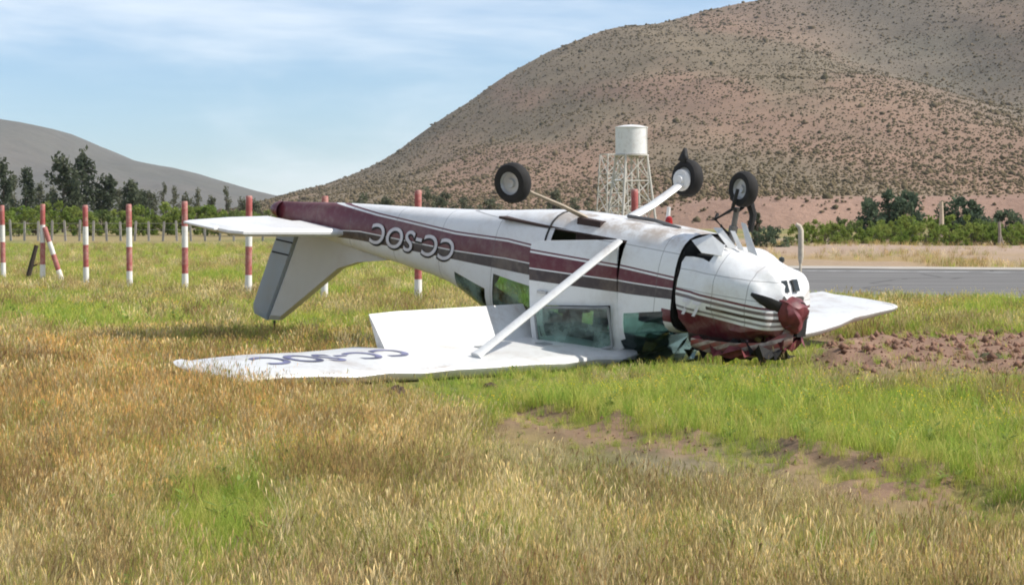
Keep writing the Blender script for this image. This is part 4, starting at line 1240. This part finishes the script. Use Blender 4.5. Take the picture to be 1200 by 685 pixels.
round_tree(983, 148, hpx(250, 148), 1.4, 'olive', 'small dark rounded shrub standing alone in front of the pink earth cut', None, 'bush', 'bush', 0.1, 14, 50, 0.05)
round_tree(902, 112, hpx(262, 112), 3.0, 'blue', 'dark blue-green bush just behind the nose of the aeroplane', None, 'bush', 'bush', 0.1, 34, 60, 0.0, 0.05)
round_tree(884, 118, hpx(236, 118), 1.1, 'conifer', 'narrow dark upright shrub behind the nose wheel', None, 'bush', 'bush', 0.1, 22, 50, 0.0, 0.07)
round_tree(928, 118, hpx(276, 118), 2.6, 'mid', 'low green bush beside the pale bent concrete post', None, 'bush', 'bush', 0.1, 24, 50, 0.0, 0.06)

# ------------------------------------------------------------------ small things across the runway
CONC = plain('pale_concrete', (0.62, 0.54, 0.42), 0.9)
x, y = 938.5, 0
d = 62.5; x = (938 - 600) / FPX * d
mb = MB(); mb.tube([(0, 0, -0.1), (0, 0, 0.35)], [0.035, 0.04], 8); mb.tube([(0, 0, 0.33), (0.01, 0, 0.5), (0.015, 0, 1.28), (-0.03, 0, 1.40), (-0.13, 0, 1.46)], [0.05, 0.085, 0.08, 0.075, 0.055], 10)
o = mb.build('concrete_post', CONC, None, True, 40); o.location = (x, d, ghf(x, d))
tag(o, 'pale concrete post with a bent top at the edge of the runway', 'post')
d = 128; x = (1103 - 600) / FPX * d
mb = MB(); mb.tube([(0, 0, -0.2), (0.02, 0, 1.4), (0.0, 0, hpx(236, d) - ghf(x, d))], [0.16, 0.14, 0.11], 10); mb.box((0, -0.02, hpx(240, d) - ghf(x, d) - .1), (0.34, 0.08, 0.09))
o = mb.build('wooden_pole', plain('bleached_wood', (0.55, 0.44, 0.32), 0.9), None, True, 40); o.location = (x, d, ghf(x, d))
tag(o, 'tall bleached wooden pole standing on the dry grass bank among the bushes', 'pole')
d = 118; x = (1171 - 600) / FPX * d
mb = MB(); mb.tube([(0, 0, -0.1), (0.03, 0, 0.6), (0, 0, 1.35)], [0.10, 0.09, 0.08], 8); mb.tube([(0.0, 0, 0.9), (0.22, 0, 0.1)], [0.04, 0.05], 6)
o = mb.build('fence_stub', plain('grey_wood', (0.30, 0.25, 0.20), 0.9), None, True, 40); o.location = (x, d, ghf(x, d))
tag(o, 'short grey wooden post with a prop on the dry bank', 'post')
# runway edge light
x = 8.75; d = float(rw_far(x)) + 1.6
root = empty('edge_light', (x, d, 0.03), 'small black edge light on the pale runway shoulder', 'light')
mb = MB(); mb.lathe([(0, 0), (0.13, 0), (0.13, 0.03), (0.05, 0.06), (0.045, 0.16)], 12); mb.build('base', M['dark'], root, True, 40)
mb = MB(); mb.lathe([(0.085, 0.16), (0.10, 0.20), (0.085, 0.30), (0.0, 0.34)], 12); mb.build('lens', M['lamp'], root, True, 40)
# low white kerb blocks and rubble beyond the runway
WB = plain('whitewashed_block', (0.74, 0.72, 0.68), 0.8)
for px, py, w in ((892, 285, 26), (1018, 288, 14), (1032, 287, 18), (1052, 288, 12), (1186, 288, 20), (1205, 287, 22)):
    d = 126 + random.uniform(-3, 3); x = (px - 600) / FPX * d; L = w / FPX * d
    mb = MB(); mb.box((0, 0, 0.16), (L, 0.35, 0.40)); mb.box((0, 0, 0.38), (L * 0.96, 0.29, 0.05))
    o = mb.build('kerb_block', WB); o.location = (x, d, hpx(py + 4, d) - 0.15); o.rotation_euler = (0, R_(random.uniform(-2, 2)), R_(random.uniform(-8, 8)))
    tag(o, 'low whitewashed concrete block at the foot of the bushes beyond the runway', 'block', 'whitewashed blocks beyond the runway')

# ------------------------------------------------------------------ water tower and the lattice frame beside it
TW = white_paint('tank_white', (0.78, 0.77, 0.75), 0.35, 0.6); TS = plain('white_tower_steel', (0.62, 0.58, 0.52), 0.6)
def bars(mb, P, levels, r, rd):
    """four legs with cross-bracing; P(level)->4 corners"""
    for k in range(4): mb[0].tube([P(l)[k] for l in levels], r, 6)
    for a, b in zip(levels[:-1], levels[1:]):
        pa, pb = P(a), P(b)
        for k in range(4):
            j = (k + 1) % 4
            mb[1].tube([pa[k], pb[j]], rd, 5); mb[1].tube([pa[j], pb[k]], rd, 5); mb[1].tube([pb[k], pb[j]], rd, 5)
d = 250; x = (740 - 600) / FPX * d
wt = empty('water_tower', (x, d, 0), 'white cylindrical water tank on cross-braced steel legs below the hill', 'water tower')
zt = hpx(181, d); ztop = hpx(149, d)
def cor(z, half0, half1, H): 
    h = half0 + (half1 - half0) * z / H
    rot = R_(22)
    return [Vector((math.cos(rot) * sx * h - math.sin(rot) * sy * h, math.sin(rot) * sx * h + math.cos(rot) * sy * h, z)) for sx, sy in ((-1, -1), (1, -1), (1, 1), (-1, 1))]
l_, b_ = MB(), MB()
bars((l_, b_), lambda z: cor(z, 2.25, 1.35, zt), [0, zt * .33, zt * .66, zt], 0.13, 0.07)
legs = l_
# each leg its own part
for k in range(4):
    m = MB(); m.tube([cor(z, 2.25, 1.35, zt)[k] for z in (0, zt)], 0.14, 8); m.build('leg', TS, wt, True, 40)
b_.build('bracing', TS, wt, True, 40)
m = MB(); m.lathe([(0, zt), (1.82, zt), (1.88, zt + .06), (1.88, ztop - .12), (1.95, ztop - .10), (1.95, ztop), (1.0, ztop + .22), (0, ztop + .30)], 28); m.build('tank', TW, wt, True, 35)
m = MB(); m.lathe([(1.3, zt - .16), (2.05, zt - .16), (2.05, zt - .02), (1.3, zt - .02), (1.3, zt - .16)], 24); m.build('platform', TS, wt, False)
m = MB()
for s in (-.2, .2): m.tube([(2.0 + s * .2, -0.9 + s, 0.0), (1.75 + s * .2, -0.75 + s, ztop)], 0.03, 5)
for z in np.arange(0.3, ztop, 0.35): m.tube([(2.0 - .25 * z / ztop - .04, -1.1 + .15 * z / ztop, z), (2.0 - .25 * z / ztop + .04, -0.7 + .15 * z / ztop, z)], 0.02, 4)
m.build('ladder', TS, wt)
m = MB(); m.tube([(0, 0, 0), (0, 0, zt)], 0.12, 8); m.build('riser_pipe', TS, wt, True, 40)
d = 258; x = (718 - 600) / FPX * d; H = hpx(181, d)
lf = empty('lattice_frame', (x, d, 0), 'pale open lattice mast beside the water tower', 'mast')
l_, b_ = MB(), MB(); bars((l_, b_), lambda z: cor(z, 1.55, 1.15, H), [0, H * .25, H * .5, H * .75, H], 0.09, 0.055)
for k in range(4):
    m = MB(); m.tube([cor(z, 1.55, 1.15, H)[k] for z in (0, H)], 0.09, 6); m.build('leg', TS, lf, True, 40)
b_.build('bracing', TS, lf, True, 40)
m = MB()
for z in (H * .62, H * .68): m.tube([(-0.6, -1.5, z), (0.9, -1.5, z + .5)], 0.11, 6)
m.tube([(0.1, -1.5, H * .58), (0.35, -1.5, H * .78)], 0.09, 6); m.box((0.15, -1.48, H * .68), (0.7, 0.12, 0.6)); m.build('antenna_panel', TW, lf)

# ------------------------------------------------------------------ loose things near the wreck
def lump(name, c, s, mat, label, cat, seed):
    r = random.Random(seed); m = MB(); n = 10
    prof = []
    V, F = [], []
    for i, f in enumerate((0, .3, .65, .9, 1.0)):
        for k in range(n):
            a = 6.283 * k / n; rr = math.cos(f * 1.5) * r.uniform(.75, 1.2)
            V.append((rr * math.cos(a) * s[0], rr * math.sin(a) * s[1], (math.sin(f * 1.5) * r.uniform(.8, 1.15)) * s[2] - 0.02))
    for i in range(4):
        for k in range(n): F.append((i * n + k, i * n + (k + 1) % n, (i + 1) * n + (k + 1) % n, (i + 1) * n + k))
    F.append(tuple(range(4 * n, 5 * n)))
    o = mesh_obj(name, V, F, mat, None, True, 30); o.location = (c[0], c[1], ghf(*c)); tag(o, label, cat); return o
CLOD = plain('dark_soil_clod', (0.09, 0.055, 0.04), 0.95)
lump('soil_clod', G(464, 460), (0.12, 0.10, 0.13), CLOD, 'dark clod of earth in the dry grass in front of the outstretched wing', 'clod', 1)
lump('soil_clod', G(1160, 437), (0.16, 0.12, 0.09), plain('mossy_clod', (0.10, 0.095, 0.045), 0.95), 'dark mossy clod at the edge of the turned reddish soil', 'clod', 2)
lump('soil_clod', G(575, 452), (0.09, 0.08, 0.08), CLOD, 'small dark clod in the green grass below the cabin', 'clod', 3)

# ------------------------------------------------------------------ haze
def haze():
    V = [(x, y, z) for x in (-9000, 9000) for y in (-900, 7000) for z in (-12, 232)]
    F = [(0, 1, 3, 2), (4, 6, 7, 5), (0, 4, 5, 1), (2, 3, 7, 6), (0, 2, 6, 4), (1, 5, 7, 3)]
    m = bpy.data.materials.new('haze_air'); m.use_nodes = True; n = m.node_tree.nodes; n.clear()
    v = n.new('ShaderNodeVolumePrincipled'); v.inputs['Color'].default_value = (0.78, 0.88, 1.0, 1); v.inputs['Density'].default_value = 0.00006; v.inputs['Anisotropy'].default_value = 0.2
    o = n.new('ShaderNodeOutputMaterial'); m.node_tree.links.new(v.outputs[0], o.inputs['Volume'])
    h = mesh_obj('haze', V, F, m); tag(h, kind='stuff')
haze()

# ------------------------------------------------------------------ grasses (tufts scattered over the ground)
def tuft(n, hgt, spread, width, lean, kind, seed):
    """one clump of blades; Col holds a blade tone (seed heads lighter)"""
    r = np.random.default_rng(seed)
    V, F, C = [], [], []
    for i in range(n):
        a = r.uniform(0, 6.283); rad = spread * math.sqrt(r.random())
        b = np.array((math.cos(a) * rad, math.sin(a) * rad, -0.02))
        h = hgt * r.uniform(0.5, 1.1); da = r.uniform(0, 6.283); L = lean * h * r.uniform(0.3, 1.2)
        dirv = np.array((math.cos(da), math.sin(da), 0)); side = np.array((-dirv[1], dirv[0], 0))
        ta = r.uniform(0, 6.283); side = np.array((math.cos(ta), math.sin(ta), 0))
        w = width * r.uniform(0.7, 1.3)
        tone = r.uniform(0.75, 1.2)
        s = len(V)
        for k, f in enumerate((0, 0.4, 0.75)):
            p = b + np.array((0, 0, h * f)) + dirv * L * f * f
            ww = w * (1, 0.85, 0.55)[k]
            V += [p - side * ww, p + side * ww]; C += [tone, tone]
        p = b + np.array((0, 0, h * (1 - 0.12 * lean))) + dirv * L
        V.append(p); C.append(tone)
        F += [(s, s + 1, s + 3, s + 2), (s + 2, s + 3, s + 5, s + 4), (s + 4, s + 5, s + 6)]
        if kind == 'dry' and r.random() < 0.55:      # seed head
            q = len(V); e = p + np.array((0, 0, 0.05)) + dirv * 0.02; hw = 0.003 + width * 0.6
            for dv in (side, dirv):
                q = len(V); mid = (p + e) / 2
                V += [p - np.array((0, 0, .03)), mid - dv * hw, e, mid + dv * hw]; C += [1.25] * 4; F.append((q, q + 1, q + 2, q + 3))
        if kind == 'flower' and r.random() < 0.5:
            for dv in (side, np.array((0, 0, 1.0))):
                q = len(V); hw = 0.005 + width * .5
                V += [p - dirv * hw, p - dv * hw, p + dirv * hw, p + dv * hw]; C += [2.0] * 4; F.append((q, q + 1, q + 2, q + 3))
    me = bpy.data.meshes.new('tuft')
    me.from_pydata([tuple(v) for v in V], [], F)
    a = me.attributes.new('Col', 'FLOAT_COLOR', 'POINT')
    cc = np.ones((len(V), 4), np.float32)
    t = np.array(C)[:, None]
    cc[:, :3] = np.where(t > 1.9, np.array((1.9, 1.5, 0.55)), t * np.ones(3))
    a.data.foreach_set('color', cc.ravel())
    return me
GM = {k: leafy(k + '_blades', None, None, 0.42, inst=True) for k in ('dry', 'green', 'flower', 'weed')}
PROTO = bpy.data.collections.new('grass_prototypes')
def protos(kind, specs):
    c = bpy.data.collections.new('tufts_' + kind)
    for i, s in enumerate(specs):
        me = tuft(*s, kind.split('_')[0], 100 + i + len(kind)); me.materials.append(GM[kind.split('_')[0]])
        c.objects.link(bpy.data.objects.new('tuft_%s_%d' % (kind, i), me))
    return c
PC = {
    'dry_near': protos('dry_near', [(16, 0.34, 0.10, 0.0024, 0.45), (14, 0.42, 0.09, 0.0022, 0.55), (18, 0.26, 0.13, 0.0026, 0.7), (9, 0.55, 0.10, 0.0020, 0.35)]),
    'dry_far': protos('dry_far', [(14, 0.34, 0.16, 0.006, 0.35), (14, 0.40, 0.16, 0.006, 0.4), (14, 0.28, 0.18, 0.0065, 0.5)]),
    'green_near': protos('green_near', [(20, 0.28, 0.10, 0.0034, 0.5), (18, 0.33, 0.10, 0.0032, 0.4), (22, 0.22, 0.12, 0.0036, 0.6)]),
    'green_far': protos('green_far', [(16, 0.28, 0.16, 0.007, 0.5), (16, 0.34, 0.16, 0.007, 0.45), (16, 0.22, 0.18, 0.0075, 0.6)]),
    'flower_far': protos('flower_far', [(12, 0.34, 0.14, 0.0055, 0.4), (12, 0.40, 0.14, 0.0055, 0.35)]),
}
def weed(seed):
    """broad-leaved weed: a few lance leaves round a stalk"""
    r = np.random.default_rng(seed); V, F, C = [], [], []
    for i in range(11):
        a = r.uniform(0, 6.283); h0 = r.uniform(0.02, 0.22); L = r.uniform(0.09, 0.17); w = L * 0.20
        d = np.array((math.cos(a), math.sin(a), r.uniform(0.3, 1.1))); d /= np.linalg.norm(d); s = np.array((-math.sin(a), math.cos(a), 0))
        b = np.array((0, 0, h0)); q = len(V); t = r.uniform(.8, 1.2)
        V += [b, b + d * L * .5 - s * w, b + d * L, b + d * L * .5 + s * w]; C += [t] * 4; F.append((q, q + 1, q + 2, q + 3))
    q = len(V); V += [np.array((-.004, 0, -.02)), np.array((.004, 0, -.02)), np.array((.002, .01, .30)), np.array((-.002, .01, .30))]; C += [.9] * 4; F.append((q, q + 1, q + 2, q + 3))
    me = bpy.data.meshes.new('weed'); me.from_pydata([tuple(v) for v in V], [], F)
    a = me.attributes.new('Col', 'FLOAT_COLOR', 'POINT'); cc = np.ones((len(V), 4), np.float32); cc[:, :3] = np.array(C)[:, None]; a.data.foreach_set('color', cc.ravel())
    me.materials.append(GM['weed']); return me
PC['weed'] = bpy.data.collections.new('weeds')
for i in range(4): PC['weed'].objects.link(bpy.data.objects.new('weed_proto_%d' % i, weed(300 + i)))
def scatter(name, coll, x, y, scale, tint, sq):
    z = gh(x, y)
    me = bpy.data.meshes.new(name)
    n = len(x)
    me.vertices.add(n); me.vertices.foreach_set('co', np.stack([x, y, z], -1).astype(np.float32).ravel())
    def at_(nm, ty, key, arr):
        a = me.attributes.new(nm, ty, 'POINT'); a.data.foreach_set(key, np.asarray(arr, np.float32).ravel())
    at_('scl', 'FLOAT_VECTOR', 'vector', np.stack([scale * sq, scale * sq, scale], -1))
    at_('rot', 'FLOAT_VECTOR', 'vector', np.stack([rng.normal(0, .10, n), rng.normal(0, .10, n), rng.uniform(0, 6.283, n)], -1))
    c = np.ones((n, 4)); c[:, :3] = tint
    at_('tint', 'FLOAT_COLOR', 'color', c)
    ng = bpy.data.node_groups.new(name, 'GeometryNodeTree')
    ng.interface.new_socket('Geometry', in_out='INPUT', socket_type='NodeSocketGeometry'); ng.interface.new_socket('Geometry', in_out='OUTPUT', socket_type='NodeSocketGeometry')
    N, L = ng.nodes, ng.links
    gi, go = N.new('NodeGroupInput'), N.new('NodeGroupOutput')
    ci = N.new('GeometryNodeCollectionInfo'); ci.inputs['Collection'].default_value = coll; ci.inputs['Separate Children'].default_value = True; ci.inputs['Reset Children'].default_value = True
    iop = N.new('GeometryNodeInstanceOnPoints'); iop.inputs['Pick Instance'].default_value = True
    ra = N.new('GeometryNodeInputNamedAttribute'); ra.data_type = 'FLOAT_VECTOR'; ra.inputs['Name'].default_value = 'rot'
    sa = N.new('GeometryNodeInputNamedAttribute'); sa.data_type = 'FLOAT_VECTOR'; sa.inputs['Name'].default_value = 'scl'
    rv = N.new('FunctionNodeRandomValue'); rv.data_type = 'INT'
    rv.inputs[4].default_value = 0; rv.inputs[5].default_value = 50
    e2r = N.new('FunctionNodeEulerToRotation')
    L.new(gi.outputs[0], iop.inputs['Points']); L.new(ci.outputs[0], iop.inputs['Instance']); L.new(rv.outputs[2], iop.inputs['Instance Index'])
    L.new(ra.outputs[0], e2r.inputs[0]); L.new(e2r.outputs[0], iop.inputs['Rotation']); L.new(sa.outputs[0], iop.inputs['Scale'])
    L.new(iop.outputs[0], go.inputs[0])
    o = bpy.data.objects.new(name, me); link(o)
    md = o.modifiers.new('scatter', 'NODES'); md.node_group = ng
    tag(o, kind='stuff')
    return o
def clear_of_plane(x, y):
    """1 where grass may stand"""
    X, Y, Z = plane_local_xy(x, y, 0.15)
    ok = np.ones(len(x), bool)
    for side in (1, -1):
        Ya = np.abs(Y) * np.where(Y * side > 0, 1, -1)
        le, c, z = wing_geom(np.clip(np.abs(Y), 0.3, 5.4), side)
        inw = (Y * side > 0.2) & (np.abs(Y) < 5.55) & (X < le + 0.06) & (X > le - c - 0.12)
        ok &= ~inw
    ok &= ~((np.abs(Y) < 0.70) & (X < 0.12) & (X > -4.3))
    ok &= ~((np.abs(Y) < 1.0) & (X < -2.0) & (X > -3.6))
    return ok
def field(y0, y1, dens, margin=1.8):
    a = 0.245
    area = a * (y1 ** 2 - y0 ** 2) + 2 * margin * (y1 - y0)
    n = int(area * dens)
    y = np.sqrt(rng.random(n * 2) * (y1 ** 2 - y0 ** 2) + y0 ** 2)
    x = rng.uniform(-1, 1, n * 2) * (a * y1 + margin)
    k = np.abs(x) < a * y + margin
    return x[k][:n], y[k][:n]
def plant():
    out = {k: [[], [], [], [], []] for k in PC}
    def put(k, x, y, s, t, q):
        for l, v in zip(out[k], (x, y, s, t, q)): l.append(v)
    for y0, y1, dens, lod in ((7.2, 13, 260, 'near'), (13, 20, 170, 'near'), (20, 30, 85, 'far'), (30, 46, 42, 'far'), (46, 75, 20, 'far'), (75, 130, 5, 'far')):
        x, y = field(y0, y1, dens)
        kz = CAMH / (CAMH - 0.13)
        soil, g, grey, orange = zones(x * kz, y * kz)
        onrw = (x > 1.6) & (y > rw_near(x) - 0.4) & (y < rw_far(x) + 3.9)
        bankz = (x > 2) & (y > rw_far(x) + 3.5)
        keep = clear_of_plane(x, y) & ~onrw & (rng.random(len(x)) > soil * 0.93) & ~(bankz & (rng.random(len(x)) < 0.72 + 0.28 * sstep(0.42, 0.55, fbm(x * .2, y * .12, 65))))
        led = np.interp(pix(x, y)[0], LEDGE_X, LEDGE_Y)
        x, y, soil, g, grey, orange, bankz = [v[keep] for v in (x, y, soil, g, grey, orange, bankz)]
        g = np.where((y > 30) & ~bankz, np.clip(g * 1.25 + 0.12, 0, 1), g); g = np.where(bankz, 0.08, g); orange = np.where(bankz, 0.55, orange); grey = np.where(bankz, 0.0, grey)
        n = len(x); r = rng.random((n, 1))
        isg = rng.random(n) < g * 1.02
        gold = np.array((0.70, 0.49, 0.21)); tan = np.array((0.64, 0.54, 0.28)); gr = np.array((0.52, 0.47, 0.33)); olv = np.array((0.44, 0.44, 0.14))
        dry = tan * (1 - orange[:, None]) + gold * orange[:, None]
        dry = dry * (1 - 0.75 * grey[:, None]) + gr * 0.75 * grey[:, None]
        k = (rng.random((n, 1)) < 0.34); dry = np.where(k, olv, dry)
        pale = np.array((0.76, 0.67, 0.43)); brn = np.array((0.42, 0.29, 0.155))
        cl_ = fbm(x * 1.7, y * 1.1, 23)[:, None]
        kk = rng.random((n, 1)) + (cl_ - 0.5) * 0.7
        dry = np.where(kk > 0.80, pale, np.where(kk < 0.16, brn, dry))
        dry = dry * np.array((0.93, 0.90, 0.84)) * (0.60 + 0.70 * r) * (0.70 + 0.6 * cl_)
        grn = np.array((0.50, 0.54, 0.11)) * (1 - r) + np.array((0.27, 0.41, 0.07)) * r
        yel = np.array((0.62, 0.58, 0.17))
        py = pix(x, y)[1]
        k2 = rng.random((n, 1)) < 0.35
        grn = np.where(k2, yel, grn) * (0.85 + 0.3 * rng.random((n, 1)))
        sc = rng.uniform(0.65, 1.2, n) * (0.75 + 0.5 * fbm(x * 0.8, y * 0.8, 17)) * (1 - 0.45 * soil)
        sc = sc * np.where(y > 30, 0.80, 0.56 + 0.10 * sstep(14, 22, y))
        X, Y, Z = plane_local_xy(x, y)
        wl_ = sstep(1.5, 0.5, X) * sstep(-2.6, -1.4, X) * sstep(6.4, 5.6, np.abs(Y - 0.0)) * (Y > 0)
        sc = sc * (1 - (0.44 + 0.20 * sstep(2.5, 4.0, Y)) * wl_)
        pxx, pyy = pix(x, y); l2 = np.interp(pxx, LEDGE_X, LEDGE_Y)
        sc = sc * (1 - 0.55 * sstep(545, 620, pxx) * sstep(75, 45, pyy - l2) * sstep(-4, 8, pyy - l2))
        # shorter right in front of the wing root so the wing shows
        sq = rng.uniform(0.9, 1.3, n)
        d = ~isg
        put('dry_' + lod, x[d], y[d], sc[d], dry[d], sq[d])
        fl = isg & (rng.random(n) < 0.16) & (y > 13) & (y < 60)
        wd = (rng.random(n) < 0.015 + 0.10 * g * sstep(0.5, 0.65, fbm(x * 1.3, y * 0.9, 29))) & (y < 45)
        put('weed', x[wd], y[wd], sc[wd] * 0.85, (np.array((0.26, 0.33, 0.09)) * (0.7 + 0.6 * r))[wd], sq[wd])
        gg = isg & ~fl
        put('green_' + lod, x[gg], y[gg], sc[gg] * 0.9, grn[gg], sq[gg])
        put('flower_far', x[fl], y[fl], sc[fl] * 0.9, grn[fl], sq[fl])
    nm = {'dry_near': 'dry_grass', 'dry_far': 'dry_grass', 'green_near': 'green_grass', 'green_far': 'green_grass', 'flower_far': 'yellow_wildflowers', 'weed': 'leafy_weeds'}
    tot = 0
    for k, l in out.items():
        if l[0]:
            x, y, s, t, q = [np.concatenate(v) for v in l]
            if len(x): scatter(nm[k], PC[k], x, y, s, t, q); tot += len(x)
    print('tufts', tot)
plant()

# crumbled soil over the turned earth
def clods():
    x, y = field(12, 36, 120)
    soil = zones(x, y)[0]
    k = (rng.random(len(x)) < soil * 0.8) & clear_of_plane(x, y); x, y = x[k], y[k]; n = len(x)
    base = np.array([(1, 0, 0), (-1, 0, 0), (0, 1, 0), (0, -1, 0), (0, 0, 1), (0, 0, -.6)])
    tri = np.array([(0, 2, 4), (2, 1, 4), (1, 3, 4), (3, 0, 4), (2, 0, 5), (1, 2, 5), (3, 1, 5), (0, 3, 5)])
    s = 0.012 + 0.055 * rng.random(n) ** 6 * sstep(18, 21, y)
    th = rng.uniform(0, 6.28, n); c, s_ = np.cos(th), np.sin(th)
    B = base[None] * rng.uniform(0.6, 1.3, (n, 6, 3)) * s[:, None, None]
    V = np.stack([B[..., 0] * c[:, None] - B[..., 1] * s_[:, None], B[..., 0] * s_[:, None] + B[..., 1] * c[:, None], B[..., 2]], -1)
    V += np.stack([x, y, gh(x, y) + s * 0.2], -1)[:, None]
    F = (np.arange(n)[:, None, None] * 6 + tri[None]).reshape(-1, 3)
    cc = np.array((0.27, 0.155, 0.105)) * rng.uniform(0.6, 1.25, (n, 1))
    o = fast_mesh('soil_crumbs', V.reshape(-1, 3), F, attr_mat('crumb_soil', 0.95, 20, 0.4, 0.4, 0.01), np.repeat(cc, 6, 0)); tag(link(o), kind='stuff')
clods()
